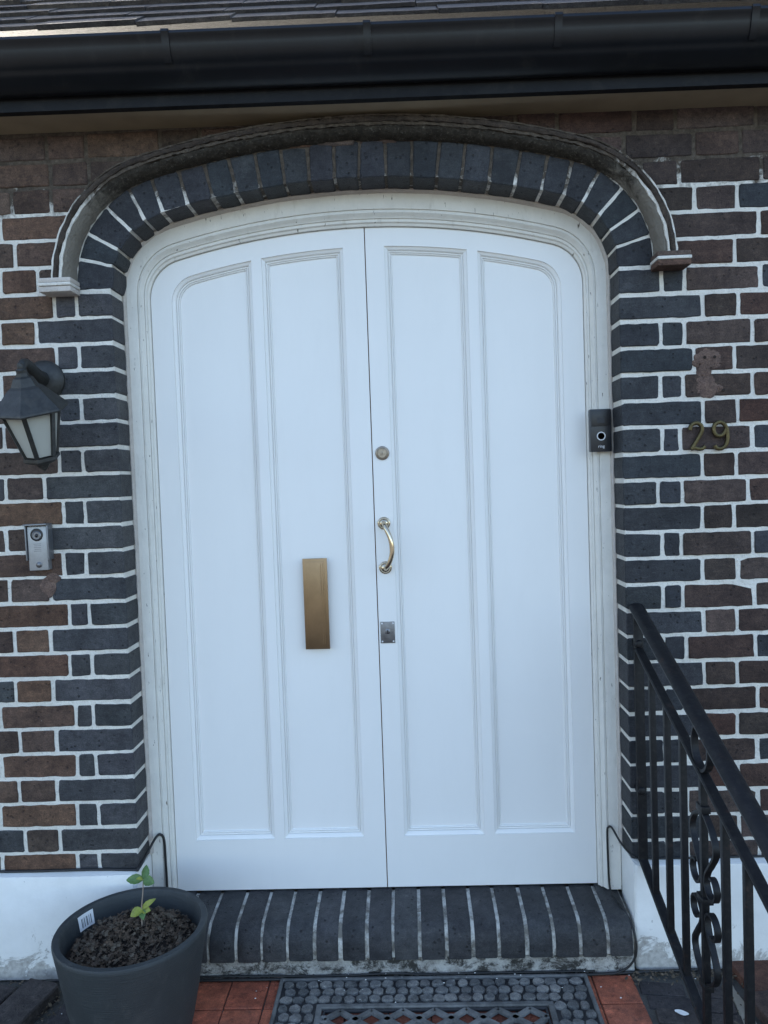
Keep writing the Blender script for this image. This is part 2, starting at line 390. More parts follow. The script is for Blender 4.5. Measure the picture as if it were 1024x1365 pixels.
def brick_vf(poly, depth=.03, b=.0026, yf=None, rc=.005, jit=.0012, step=.018):
    o = rough_outline(ccw(poly), rc, jit, step); i_ = inset(o, b)
    yf = rnd.uniform(-.0022, .001) if yf is None else yf
    tl, tr = rnd.uniform(-.0012, .0012), rnd.uniform(-.0012, .0012)
    cx = sum(p[0] for p in o)/len(o); cz = sum(p[1] for p in o)/len(o)
    def Y(x, z): return yf+tl*(x-cx)/.1+tr*(z-cz)/.03
    l0 = [(x, Y(x, z), z) for x, z in i_]; l1 = [(x, Y(x, z)+b*.9, z) for x, z in o]; l2 = [(x, depth, z) for x, z in o]
    return loft([l0, l1, l2], cap1=False)
def put_brick(poly, mat, col, depth=.03, name='brick', **k):
    q = rnd.uniform(.84, 1.16); c = tuple(x*q*rnd.uniform(.975, 1.025) for x in col)
    return mk(name, brick_vf(poly, depth, **k), mat, wall, color=c)

LJ = {-5: [-0.887, -0.775], -4: [-1.004, -0.889], -3: [-1.042], -2: [-1.003], -1: [-1.048, -0.94], 0: [-0.895, -0.83], 1: [-1.059, -0.953], 2: [-0.897, -0.83], 3: [-1.065, -0.956], 4: [-0.9, -0.831], 5: [-1.064, -0.957], 6: [-0.904, -0.834], 7: [-1.067, -0.951], 8: [-0.899, -0.835], 9: [-1.074, -0.953], 10: [-0.906, -0.839], 11: [-1.072, -0.95], 12: [-0.896, -0.838], 13: [-1.065, -0.957], 14: [-0.904, -0.837], 15: [-1.07, -0.958], 16: [-0.894, -0.841], 17: [-1.065, -0.956], 18: [-1.126, -0.896, -0.841], 19: [-1.075, -0.962], 20: [-1.136, -0.904, -0.84], 21: [-1.065, -0.96], 22: [-1.139, -0.911, -0.845]}
RJ = {-5: [0.75, 0.945, 1.074], -4: [0.795, 0.902, 1.131], -3: [0.944, 1.063], -2: [1.122], -1: [1.053], 0: [0.847, 0.912, 1.124], 1: [0.961, 1.06], 2: [0.842, 0.909, 1.099], 3: [0.934, 1.047], 4: [0.838, 0.903, 1.097], 5: [0.957, 1.054], 6: [0.839, 0.892, 1.094], 7: [0.952, 1.048], 8: [0.825, 0.894, 1.079], 9: [0.949, 1.038], 10: [0.835, 0.888, 1.09], 11: [0.947, 1.047], 12: [0.833, 0.889, 1.093], 13: [0.948, 1.042], 14: [0.831, 0.897, 1.093], 15: [0.946, 1.04], 16: [0.83, 0.89, 1.097], 17: [0.94, 1.038], 18: [0.83, 0.894, 1.094], 19: [0.94, 1.038], 20: [0.831, 0.891, 1.094], 21: [0.948, 1.038], 22: [0.83, 0.89, 1.095]}
BLUE_R = {0, 6, 10, 14, 18, -3}       # courses whose outer header on the right is blue
BLUE_L = {7, 15, 21}                  # the same on the left
H = .075; Z0 = 1.725; J = .0053
rest = []                             # far brickwork, joined
for side, T in ((-1, LJ), (1, RJ)):
    for i in range(-6, 23):
        zt = Z0-H*i-J+rnd.uniform(-.001, .001); zb = Z0-H*(i+1)+J+rnd.uniform(-.001, .001)
        if i == 22: zb = .022
        if i == -6: joints = [.12, .235, .45, .565, .78, .895]; joints = [side*j for j in joints]
        else: joints = list(T[i])
        js = sorted(abs(j) for j in joints)
        header_next = (js[-1]-(js[-2] if len(js) > 1 else .726)) > .16 if len(js) > 1 else True
        if i in (-3, -2) and side < 0: header_next = (i == -2)
        if i == -2 and side > 0: header_next = True
        if i == -1: header_next = False
        while js[-1] < 2.6:
            js.append(js[-1]+(.112 if header_next else .222)*rnd.uniform(.97, 1.03)); header_next = not header_next
        if i >= 0: js = [.726-J]+js; inner_slant = False
        else: inner_slant = True
        if inner_slant:
            if i == -6: js = [J*.5 if side > 0 else J*.5]+js
            else:
                xb, xt = arch_x(.118, zb), arch_x(.118, zt)
                js = [j for j in js if j > xb+.03]
                js = [None]+js
        for k in range(len(js)-1):
            a, b_ = js[k], js[k+1]-J
            if a is None: P = [(xb, zb), (b_, zb), (b_, zt), (xt, zt)]
            else: a += J; P = [(a, zb), (b_, zb), (b_, zt), (a, zt)]
            P = [(side*x, z+rnd.uniform(-.0012, .0012)) for x, z in P]
            jamb = (i >= 0 and k == 0)
            blue = i >= 0 and (k == 0 or (i % 2 == 0 and k == 1))
            x_in = min(abs(x) for x, z in P)
            if not blue and side > 0 and i in BLUE_R and x_in > 1.06 and x_in < 1.2: blue = True
            if not blue and side < 0 and i in BLUE_L and x_in > 1.05 and x_in < 1.2: blue = True
            if not blue and x_in > 1.2 and rnd.random() < .18: blue = True
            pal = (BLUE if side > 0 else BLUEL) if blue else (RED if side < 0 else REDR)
            if side < 0 and i >= 3 and i <= 12 and not blue: pal = RED[2:6]+RED[4:5]+RED[7:]
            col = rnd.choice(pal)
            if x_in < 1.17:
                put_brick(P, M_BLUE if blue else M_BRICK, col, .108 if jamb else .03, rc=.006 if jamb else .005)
            else:
                rest.append(brick_vf(P, .03))
rs = join(*rest); mk('outer_brickwork', rs, M_BRICK, wall, color=(.105, .066, .05), kind='stuff')

# ring of blue voussoirs
INTR = [(-.722, 1.727), (-.713, 1.794), (-.697, 1.838), (-.657, 1.887), (-.616, 1.916), (-.568, 1.941), (-.492, 1.959), (-.42, 1.974), (-.351, 1.986), (-.28, 1.996), (-.211, 2.003), (-.142, 2.009), (-.068, 2.012), (0, 2.013), (.078, 2.012), (.151, 2.009), (.222, 2.002), (.292, 1.994), (.37, 1.983), (.442, 1.969), (.516, 1.953), (.579, 1.938), (.629, 1.912), (.676, 1.876), (.705, 1.832), (.721, 1.786), (.724, 1.727)]
EXT = [(-.815, 1.727), (-.806, 1.816), (-.775, 1.885), (-.708, 1.941), (-.651, 1.989), (-.588, 2.016), (-.513, 2.044), (-.439, 2.062), (-.369, 2.076), (-.294, 2.091), (-.22, 2.099), (-.141, 2.105), (-.068, 2.109), (.006, 2.112), (.078, 2.108), (.155, 2.103), (.233, 2.095), (.306, 2.087), (.38, 2.073), (.46, 2.058), (.535, 2.041), (.602, 2.021), (.674, 1.991), (.742, 1.949), (.789, 1.888), (.819, 1.815), (.832, 1.727)]
def to_curve(x, z, off):
    R, r, hw, ap = 2.2, .20, .726, 2.014; cx = hw-r; zR = ap-R; zc = zR+sqrt((R-r)**2-cx*cx); a = atan2(zc-zR, cx)
    sg = 1 if x >= 0 else -1; dx, dz = abs(x)-cx, z-zc
    if z <= zc: return sg*(hw+off), z
    if atan2(dz, dx) < a: q = (r+off)/math.hypot(dx, dz); return sg*(cx+dx*q), zc+dz*q
    q = (R+off)/math.hypot(x, z-zR); return x*q, zR+(z-zR)*q
EXT = [to_curve(x, z, .1005) for x, z in EXT]
for i in range(len(INTR)-1):
    a, b_, c, d = INTR[i], INTR[i+1], EXT[i+1], EXT[i]
    m1 = ((a[0]+b_[0])/2, (a[1]+b_[1])/2); L = math.hypot(m1[0]-0, m1[1]+.2)
    e = Vector((b_[0]-a[0], b_[1]-a[1])).normalized()*.0040; e2 = Vector((c[0]-d[0], c[1]-d[1])).normalized()*.0044
    P = ccw([(a[0]+e.x, a[1]+e.y), (b_[0]-e.x, b_[1]-e.y), (c[0]-e2.x, c[1]-e2.y), (d[0]+e2.x, d[1]+e2.y)])
    put_brick(P, M_BLUE, rnd.choice(BLUE), .108, rc=.005, yf=rnd.uniform(-.001, .001))

# hood mould over the arch: an outer tile edge, a mortar bead and a weathered stone roll
def curve_sweep(prof, off0, n1=12, n2=30, zlow=None, jit=0.):
    """prof: list of (offset from opening curve, y); swept along the arch. wobble = weathering"""
    loops = []
    base = [arch(off0+o, n1=n1, n2=n2) for o, y in prof]
    npt = len(base[0])
    for k in range(npt):
        l = []
        for q, (o, y) in enumerate(prof):
            x, z = base[q][k]; l.append((x+rnd.uniform(-jit, jit), y+rnd.uniform(-jit, jit), z+rnd.uniform(-jit, jit)))
        loops.append(l)
    if zlow is not None:
        loops = [[(x, y, zlow) for x, y, z in loops[0]]]+loops+[[(x, y, zlow) for x, y, z in loops[-1]]]
    return loft(loops)
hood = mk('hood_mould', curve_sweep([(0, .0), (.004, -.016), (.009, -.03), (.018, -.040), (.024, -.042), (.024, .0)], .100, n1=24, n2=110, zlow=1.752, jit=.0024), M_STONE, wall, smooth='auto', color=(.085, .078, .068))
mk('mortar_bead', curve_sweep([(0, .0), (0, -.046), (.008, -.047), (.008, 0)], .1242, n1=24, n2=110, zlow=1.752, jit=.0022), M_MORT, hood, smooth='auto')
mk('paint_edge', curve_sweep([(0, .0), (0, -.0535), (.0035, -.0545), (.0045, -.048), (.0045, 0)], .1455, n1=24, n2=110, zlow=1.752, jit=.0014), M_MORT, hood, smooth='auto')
mk('tile_edge', curve_sweep([(0, .0), (0, -.051), (.004, -.054), (.011, -.054), (.013, -.05), (.013, 0)], .1324, n1=24, n2=110, zlow=1.752, jit=.0018), M_HTILE, hood, smooth='auto', color=(.062, .050, .041))
for s in (-1, 1):
    xc = s*.862
    c = mk('corbel', box(xc-.046, xc+.046, -.066, 0, 1.712, 1.728, .004), M_HTILE if s > 0 else M_SEAL, wall, color=(.13, .08, .06), smooth='auto')
    mk('mortar_bead', box(xc-.047, xc+.047, -.069, 0, 1.7285, 1.738, .0035), M_MORT, c, smooth='auto')
    mk('tile', box(xc-.046, xc+.046, -.066, 0, 1.7385, 1.752, .004), M_HTILE if s > 0 else M_SEAL, c, color=(.12, .09, .075), smooth='auto')
# pink mortar smears left by repairs
def blob(cx, cz, rx, rz, h, n=40, y0=.0, seed=1):
    r = random.Random(seed); ks = [r.uniform(.72, 1.2) for _ in range(n)]
    ks = [(ks[i-2]+2*ks[i-1]+2*ks[i]+2*ks[(i+1) % n]+ks[(i+2) % n])/8 for i in range(n)]
    def ring(f, y): return [(cx+rx*f*ks[i]*cos(2*pi*i/n), y+r.uniform(-.0009, .0009), cz+rz*f*ks[i]*sin(2*pi*i/n)) for i in range(n)]
    return loft([ring(1, y0+.003), ring(.97, y0-h*.3), ring(.8, y0-h*.55), ring(.5, y0-h*.8), ring(.2, y0-h)], cap0=False)
mk('mortar_smear', join(blob(.975, 1.462, .042, .030, .004, seed=3), blob(.968, 1.385, .032, .036, .004, seed=4), blob(.962, 1.425, .022, .026, .004, seed=9), blob(.945, 1.452, .02, .012, .003, seed=12), blob(1.0, 1.378, .014, .012, .003, seed=13)), M_SMEAR, wall, smooth='auto', color=(.16, .112, .092))
for x, z in ((.962, 1.466), (.99, 1.466), (1.013, 1.372)):
    mk('drill_hole', lathe([(.0045, 0), (.0042, .0005), (.001, .0006)], 10, (x, -.0042, z), 'y'), M_SOIL, wall)
mk('mortar_smear', join(blob(-.957, .872, .024, .032, .005, seed=5), blob(-.94, .897, .022, .016, .005, seed=6)), M_SMEAR, wall, smooth='auto', color=(.16, .112, .092))
# white painted plinth
for s in (-1, 1):
    vf = ([], [])
    P = [(.729, .02), (.729, GZ), (4, GZ), (4, .02)]
    prof = [(-.032, GZ), (-.031, .006), (-.028, .017), (-.004, .0225)]
    st = [.7275, .735]+[.735+.18*k for k in range(1, 10)]+[4]
    loops = []
    for n_, x in enumerate(st):
        dy = .006 if n_ == 0 else 0
        loops.append([(s*x, y+dy+rnd.uniform(-.0015, .0015), z+(rnd.uniform(-.002, .002) if z > -.2 else 0)) for y, z in prof]+[(s*x, .002, .0225), (s*x, .002, GZ)])
    rev = box(*sorted((s*.7245, s*.7285)), -.024, .108, GZ, .021, .0015)
    mk('plinth', join(loft(loops), rev), M_RENDER, wall, smooth='auto')

# ------------------------------------------------------------------ door sill
sill = thing('door_sill', 'bullnosed dark blue brick doorstep directly below the white double door', 'doorstep', (0, 0, GZ))
PR = [(.15, -.128), (.06, -.1335), (.018, -.138)]
for k in range(1, 8):
    a = radians(90+88*k/8); PR.append((.014+.066*cos(a), -.2035+.066*sin(a)))
PR += [(-.052, -.206), (-.0515, -.236), (.15, -.236)]
SJ = [-.721, -.669, -.592, -.516, -.436, -.36, -.284, -.2055, -.1305, -.053, .023, .1015, .178, .2545, .3295, .4085, .4855, .563, .6405, .715]
PRc = [(sum(p[0] for p in PR)/len(PR)), (sum(p[1] for p in PR)/len(PR))]
def shr(d): return [(y+(PRc[0]-y)*d/.08, z+(PRc[1]-z)*d/.08) for y, z in PR]
for a, b_ in zip(SJ, SJ[1:]):
    g = .0052; j = [rnd.uniform(-.0018, .0018) for _ in range(6)]; dy, dz = rnd.uniform(-.002, .0006), rnd.uniform(-.0004, .0018)
    loops = []
    for q, (x, d) in enumerate(((a+g, .0035), (a+g+.003, 0), ((a+b_)/2, -.0004), (b_-g-.003, 0), (b_-g, .0035))):
        loops.append([(x+(j[0] if q < 2 else j[1] if q > 2 else 0)*(1 if n_ > 6 else .3), y+dy, z+dz) for n_, (y, z) in enumerate(shr(d))])
    mk('brick', loft(loops), M_BLUE, sill, color=(lambda q: tuple(x*q for x in rnd.choice(BLUEL)))(rnd.uniform(.72, .98)), smooth='auto')
mk('mortar', loft([[(x, y, z) for y, z in shr(.0062)] for x in (-.7205, .7135)]), M_MORTG, sill, smooth='auto')
st = []
n_ = 60
for k in range(n_+1):
    x = -.722+1.437*k/n_; e = rnd.uniform(-.005, .004)
    st.append([(x, -.046+e, GZ), (x, -.043+e*.6, -.262), (x, -.038+rnd.uniform(-.003, .003), -.2375), (x, .1, -.2375), (x, .1, GZ)])
mk('cement_base', loft(st), M_CONC, sill, smooth='auto')

# ------------------------------------------------------------------ door frame (old cream paint)
frame = thing('door_frame', 'old cream painted timber frame with flaking paint around the white doors', 'door frame', (0, .14, -.128))
co = arch(-.002, zbot=-.124); ci = arch(0, apex=1.918, hw=.6585, R=2.2, r=.12, zbot=-.124)
PF = [(0, .118), (0, .106), (.03, .103), (.53, .103), (.555, .104), (.56, .109), (.572, .109), (.58, .106), (.66, .1055), (.71, .110), (.76, .117), (.80, .1185), (.805, .1235), (.818, .1235), (.825, .121), (.90, .122), (.93, .128), (1, .131), (1, .165), (0, .165)]
loops = [[(a[0]+(b_[0]-a[0])*t, y, a[1]+(b_[1]-a[1])*t) for t, y in PF] for a, b_ in zip(co, ci)]
mk('frame_moulding', loft(loops), M_FRAME, frame, smooth='auto')
cs = arch(.004, zbot=.02); cs2 = arch(-.009, zbot=.02)
loops = []
for a, b_ in zip(cs, cs2):
    e = rnd.uniform(-.0025, .0025); loops.append([(a[0], .108, a[1]), (a[0], .094+e, a[1]), (b_[0]*.5+a[0]*.5, .092+e, b_[1]*.5+a[1]*.5), (b_[0]-e*.7*(1 if a[0] > 0 else -1), .1025, b_[1]-abs(e)*.5), (b_[0], .108, b_[1])])
mk('mortar_fillet', loft(loops), M_SEAL, frame, smooth='auto')

# ------------------------------------------------------------------ double doors
DY = .140; DB = -.1225
def clip_curve(pts, x0, x1):
    """part of an arch polyline (left->right) between two x values"""
    out = []
    for (xa, za), (xb, zb) in zip(pts, pts[1:]):
        for xq in (x0, x1):
            if (xa-xq)*(xb-xq) < 0: out.append((xq, za+(zb-za)*(xq-xa)/(xb-xa)))
        if x0 < xb < x1: out.append((xb, zb))
    out.sort(key=lambda p: p[0]); return out
top_full = arch(0, apex=1.9165, hw=.6570, R=2.2, r=.12, n1=10, n2=40)
pan_full = arch(0, apex=1.861, hw=.593, R=2.2, r=.085, n1=10, n2=60)
def leaf(side, label):
    x0, x1 = (-.657, .0035) if side < 0 else (.0065, .657)
    t = thing('door_leaf', label, 'door', ((x0+x1)/2, DY, DB))
    xo = -.657 if side < 0 else .657; xm = x1 if side < 0 else x0
    half = [p for p in top_full if (p[0] < xm-.002 if side < 0 else p[0] > xm+.002)]
    zm = 1.9165-xm*xm/4.4
    if side < 0: out = [(xo, DB)]+half+[(xm, zm), (xm, DB)]
    else: out = [(xm, DB), (xm, zm)]+half+[(xo, DB)]
    out = ccw(out)
    if side < 0: pans = [(-.593, -.3435), (-.312, -.0625)]
    else: pans = [(.0635, .3125), (.3445, .593)]
    holes = []
    for a, b_ in pans:
        if abs(a) > .59 or abs(b_) > .592:      # outer panel with the arched corner
            pts = [p for p in pan_full if (p[0] < b_-.004 if side < 0 else p[0] > a+.004)]
            e = b_ if side < 0 else a; ze = 1.861-e*e/4.4
            h = ([(a, .0385)]+pts+[(e, ze), (b_, .0385)]) if side < 0 else ([(a, .0385), (e, ze)]+pts+[(b_, .0385)])
        else:
            n = 8; h = [(a, .0385)]+[(a+(b_-a)*k/n, 1.861-(a+(b_-a)*k/n)**2/4.4) for k in range(n+1)]+[(b_, .0385)]
        holes.append(ccw(h))
    vf = plate([out]+holes, DY, DY+.042)
    V, F = vf; fm = [0]*len(F)
    for n, f in enumerate(F):
        c = sum((Vector(V[i]) for i in f), Vector())/len(f); xs = [V[i][0] for i in f]
        if max(abs(x-xm) for x in xs) < 1e-5: fm[n] = 1
    mk('door_frame_rails', vf, [M_DOOR, M_EDGE], t, fmats=fm)
    for h in holes:
        PM = [(0, -.0006), (.0006, .0042), (.0020, .0046), (.0080, .0078), (.0104, .0104), (.0110, .0150), (.0124, .0150), (.0130, .0122), (.0158, .0130), (.0164, .0178), (.0178, .0178), (.0184, .0152), (.0204, .0160), (.0212, .0200), (.0222, .0212)]
        loops = [[(x, DY+y, z) for x, z in inset(h, d)] for d, y in PM]
        pan = mk('panel', plate([inset(h, .018)], DY+.0209, DY+.032), M_DOOR, t)
        mk('panel_moulding', loft(loops, cap0=False, cap1=False), M_DOOR, pan, smooth=False)
    return t
dl = leaf(-1, 'left white panelled door leaf with the tall brass letter plate')
dr = leaf(1, 'right white panelled door leaf with the pull handle and locks')
# meeting stile cover lip is not modelled: the 3 mm gap shows bare wood
mk('rebate_strip', box(.0042, .0058, DY+.012, DY+.042, DB, 1.914), M_EDGE, dr)
# letter plate on the left leaf
lp = mk('letter_plate', box(-.2225, -.1465, DY-.0035, DY, .635, .9175, .0014), M_BRASS, dl, smooth='auto')
mk('letter_flap', box(-.2135, -.1555, DY-.0058, DY-.0030, .645, .9075, .0011), M_BRASS, lp, smooth='auto')
mk('flap_ridge', join(box(-.1668, -.1652, DY-.0070, DY-.0055, .65, .902, .0005), box(-.1605, -.159, DY-.0070, DY-.0055, .65, .902, .0005)), M_BRASS, lp)
# rim cylinder
cy = mk('cylinder_lock', lathe([(.0215, 0), (.0215, .0022), (.0200, .0048), (.0165, .0056), (.0158, .0036), (.0150, .0036)], 40, (.036, DY, 1.234), 'y'), M_NICK, dr, smooth='auto')
mk('lock_barrel', lathe([(.0148, 0), (.0148, .005), (.0140, .0058), (.006, .0058), (.0057, .0075), (.001, .0078)], 32, (.036, DY, 1.234), 'y'), M_NICK, cy, smooth='auto')
mk('keyhole', box(.0352, .0368, DY-.0083, DY-.006, 1.2305, 1.2375), M_BLK, cy)
# pull handle: two domed roses and a bowed grip
ph = mk('pull_handle', tube(catmull([(.033, DY-.004, 1.019), (.034, DY-.022, 1.0185), (.040, DY-.036, 1.005), (.052, DY-.043, .975), (.0565, DY-.044, .945), (.0545, DY-.043, .922), (.046, DY-.038, .898), (.036, DY-.026, .883), (.034, DY-.004, .882)], 8), .0074, 14), M_SILV, dr, smooth=True)
for z in (1.019, .882):
    mk('handle_rose', lathe([(.0198, 0), (.0198, .0022), (.0185, .0042), (.0165, .005), (.0155, .0072), (.0125, .0115), (.008, .0145), (.003, .0155)], 36, (.0335, DY, z), 'y'), M_SILV, ph, smooth='auto')
# mortice escutcheon
es = mk('escutcheon', box(.0115, .0555, DY-.0026, DY, .6475, .7145, .0009), M_PEWT, dr, smooth='auto')
for x in (.0165, .0505):
    for z in (.653, .709): mk('screw', lathe([(.0027, 0), (.0027, .0006), (.0015, .0016), (.0003, .0018)], 12, (x, DY-.0026, z), 'y'), M_LIGHTP, es, smooth=True)
mk('keyhole_cover', lathe([(.0085, 0), (.0085, .001), (.007, .002), (.0005, .0022)], 20, (.0335, DY-.0026, .684), 'y'), M_PEWT, es, smooth='auto')
mk('keyhole', join(lathe([(.0028, 0), (.0028, .0008)], 14, (.0335, DY-.0046, .686), 'y'), box(.0322, .0348, DY-.0056, DY-.0046, .677, .686)), M_BLK, es)

# ------------------------------------------------------------------ eaves: soffit, fascia, gutter, slates
def tz(x): return -.0115*x
def eave_strip(prof, x0=-3.6, x1=3.6, n=13):
    return loft([[(x0+(x1-x0)*k/(n-1), y, z+tz(x0+(x1-x0)*k/(n-1))) for y, z in prof] for k in range(n)])
roof = thing('slate_roof', 'overhanging slate roof edge with tan soffit and black fascia above the arch', 'roof', (0, -.1, 2.17))
mk('soffit_board', eave_strip([(-.112, 2.171), (.02, 2.171), (.02, 2.183), (-.112, 2.183)]), M_TAN, roof)
mk('fascia_board', eave_strip([(-.135, 2.166), (-.1125, 2.166), (-.1125, 2.33), (-.135, 2.33)]), M_FASC, roof)
gut = thing('gutter', 'wide glossy black moulded gutter running along the roof edge', 'gutter', (0, -.18, 2.18))
GP = [(-.138, 2.200), (-.150, 2.1965), (-.166, 2.200), (-.182, 2.208), (-.198, 2.2195), (-.207, 2.2265), (-.2085, 2.231), (-.2155, 2.236), (-.224, 2.246), (-.230, 2.258), (-.2345, 2.272), (-.237, 2.284), (-.2415, 2.289), (-.2445, 2.295), (-.2425, 2.302), (-.236, 2.304)]
GPi = [(y+.004, z+.003) for y, z in reversed(GP[1:-1])]
mk('gutter_trough', eave_strip(GP+[(-.2325, 2.300)]+GPi+[(-.138, 2.206)]), M_GUT, gut, smooth='auto')
for x in (-.98, -.467, .046, .526, 1.012, 1.5):
    prof = [(y-.0035 if n > 5 else y-.001, z-.002 if n < 12 else z+.0035) for n, (y, z) in enumerate(GP)]
    loops = [[(xx, y, z+tz(xx)) for y, z in prof[7:]+[(-.232, 2.304)]+[(y+.002, z+.001) for y, z in reversed(GP[7:])]] for xx in (x-.0095, x+.0095)]
    mk('gutter_clip', loft(loops), M_GUT, gut, smooth='auto')
RP = radians(40); ER = Vector((0, -.225, 2.306)); dirU = Vector((0, cos(RP), sin(RP))); nrm = Vector((0, -sin(RP), cos(RP)))
mk('roof_deck', join(([(-4.3, ER.y+.06, 2.30), (4.3, ER.y+.06, 2.30), (4.3, 4.5, 2.30+(4.5-ER.y-.06)*math.tan(RP)), (-4.3, 4.5, 2.30+(4.5-ER.y-.06)*math.tan(RP)), (-4.3, 9.3, 2.25), (4.3, 9.3, 2.25)], [(0, 1, 2, 3), (3, 2, 5, 4)])), M_SLATE, roof, color=(.07, .068, .07))
mk('gable', join(*[([(x, ER.y+.07, 2.29), (x, 4.49, 2.29+(4.49-ER.y-.06)*math.tan(RP)), (x, 9.29, 2.24)], [(0, 1, 2)]) for x in (-3.9, 3.9)]), M_MORTG, roof)
SL = [(.075, .066, .058), (.055, .050, .047), (.090, .078, .065), (.048, .045, .044)]
def slate(x0, x1, c):
    e = [rnd.uniform(-.006, .006) for _ in range(2)]; lift = rnd.uniform(0, .004); th = rnd.uniform(.008, .013)
    loops = []
    for k in range(7):
        f = k/6; x = x0+(x1-x0)*f; s0 = c*.098+e[0]*(1-f)+e[1]*f+rnd.uniform(-.0025, .0025); s1 = s0+.2
        z = Vector((0, 0, tz(x)))
        b0 = ER+dirU*s0+nrm*(.017+lift*f)+z; b1 = ER+dirU*s1+nrm*.001+z
        loops.append([(x, *(b0)[1:]), (x, *(b0+nrm*th)[1:]), (x, *(b1+nrm*th)[1:]), (x, *b1[1:])])
    return loft(loops)
far = []
for c in range(0, 30):
    x = -3.8+(.13 if c % 2 else 0)
    while x < 3.8:
        wd = rnd.uniform(.235, .27)
        vf = slate(x+.0015, x+wd-.0015, c)
        if c < 6 and -1.3 < x+wd/2 < 1.4: mk('slate', vf, M_SLATE, roof, color=rnd.choice(SL))
        elif c < 12 or abs(x) < 2: far.append(vf)
        x += wd
mk('upper_slates', join(*far), M_SLATE, roof, color=(.075, .072, .072), kind='stuff')

# ------------------------------------------------------------------ wall lantern (hangs askew)
LX, LY, LZ = -.893, -.215, 1.463
lan = thing('wall_lantern', 'black six sided wall lantern with milky panes, hanging askew on the left', 'wall lamp', (-.905, 0, 1.46))
TM = Matrix.Translation((LX, LY, LZ)) @ Matrix.Rotation(radians(-1.5), 4, 'Y') @ Matrix.Rotation(radians(19), 4, 'X') @ Matrix.Rotation(radians(40), 4, 'Z') @ Matrix.Scale(1.05, 4)
def hexr(r, z, n=6): return [Vector((r*cos(2*pi*k/n), r*sin(2*pi*k/n), z)) for k in range(n)]
mk('backplate', lathe([(.058, 0), (.058, .008), (.05, .018), (.03, .026), (.005, .028)], 36, (-.932, .0, 1.474), 'y'), M_LAMP, lan, smooth='auto')
mk('arm', tube(catmull([(-.932, -.01, 1.474), (-.926, -.06, 1.478), (-.915, -.11, 1.486), (-.904, -.16, 1.494), (-.896, -.20, 1.492), (LX, LY, 1.470)], 6), [.024-.0005*k for k in range(31)], 12), M_LAMP, lan, smooth=True)
canopy = mk('canopy', xf(loft([hexr(.013, .004), hexr(.016, -.006), hexr(.024, -.010), hexr(.030, -.022), hexr(.034, -.030), hexr(.044, -.036), hexr(.068, -.062), hexr(.094, -.088), hexr(.096, -.092), hexr(.094, -.096), hexr(.074, -.094)]), TM), M_LAMP, lan)
mk('top_knob', xf(lathe([(.004, .028), (.008, .022), (.008, .014), (.013, .010), (.013, .003)], 16), TM), M_LAMP, canopy, smooth='auto')
R0, R1, Z1, Z2 = .072, .041, -.096, -.218
for k in range(6):
    a0, a1 = 2*pi*k/6, 2*pi*(k+1)/6
    A = [Vector((R0*cos(a0), R0*sin(a0), Z1)), Vector((R0*cos(a1), R0*sin(a1), Z1)), Vector((R1*cos(a1), R1*sin(a1), Z2)), Vector((R1*cos(a0), R1*sin(a0), Z2))]
    nn = (A[1]-A[0]).cross(A[3]-A[0]).normalized(); nn *= (1 if nn.dot(A[0]) > 0 else -1)
    mk('pane', xf(loft([[p*.965 for p in A], [p*.965-nn*.003 for p in A]]), TM), M_PANE, lan)
    bar = []
    for p in (A[0], A[3]):
        r = Vector((p.x, p.y, 0)).normalized(); q = Vector((-r.y, r.x, 0))
        bar.append([p+q*.0058+r*.001, p-q*.0058+r*.001, p-q*.0045-r*.006, p+q*.0045-r*.006])
    mk('glazing_bar', xf(loft(bar), TM), M_LAMP, lan)
mk('base_ring', xf(loft([hexr(.046, -.214), hexr(.047, -.222), hexr(.040, -.228), hexr(.018, -.236), hexr(.014, -.244), hexr(.006, -.252), hexr(.001, -.256)]), TM), M_LAMP, lan)
mk('bulb', xf(lathe([(.004, -.1), (.014, -.11), (.015, -.13), (.024, -.15), (.027, -.165), (.022, -.182), (.01, -.19), (.001, -.192)], 20), TM), M_PANE, lan, smooth=True)

# ------------------------------------------------------------------ intercom
ic = thing('door_intercom', 'small silver intercom panel with camera eye and call button left of the door', 'intercom', (-.968, 0, .925))
IX0, IX1, IZ0, IZ1 = -.9965, -.940, .924, 1.052
IM = Matrix.Translation((-.968, 0, .99)) @ Matrix.Rotation(radians(-.8), 4, 'Y') @ Matrix.Translation((.968, 0, -.99))
mk('intercom_face', xf(box(IX0, IX1, -.026, -.002, IZ0, IZ1, .0025), IM), M_ALU, ic, smooth='auto')
mk('rain_hood', xf(join(box(IX0-.006, IX1+.007, -.040, -.001, IZ1+.003, IZ1+.0075, .0012), box(IX1+.003, IX1+.007, -.032, -.001, IZ0+.03, IZ1+.0028, .001), box(IX0-.006, IX0-.0025, -.030, -.001, IZ0+.03, IZ1+.0028, .001)), IM), M_ALUD, ic, smooth='auto')
mk('camera_shade', xf(lathe([(.0185, 0), (.0185, .0016), (.0165, .0022), (.016, .0006)], 28, (-.9685, -.026, 1.028), 'y'), IM), M_BLK, ic, smooth='auto')
ey = mk('camera_lens', xf(lathe([(.0135, 0), (.0135, .0022), (.0115, .0034), (.0105, .0022), (.006, .0022), (.0055, .003), (.0005, .0034)], 28, (-.9685, -.026, 1.0255), 'y'), IM), M_PEWT, ic, smooth='auto')
mk('lens_glass', xf(lathe([(.0052, .003), (.0045, .0046), (.001, .0054)], 16, (-.9685, -.026, 1.0255), 'y'), IM), M_GLOSSB, ey, smooth=True)
for k in range(5): mk('speaker_slot', xf(box(-.9795+(.002 if k % 2 else 0), -.9575, -.0267, -.0262, .9795+.0052*k, .9813+.0052*k), IM), M_ALUD, ic)
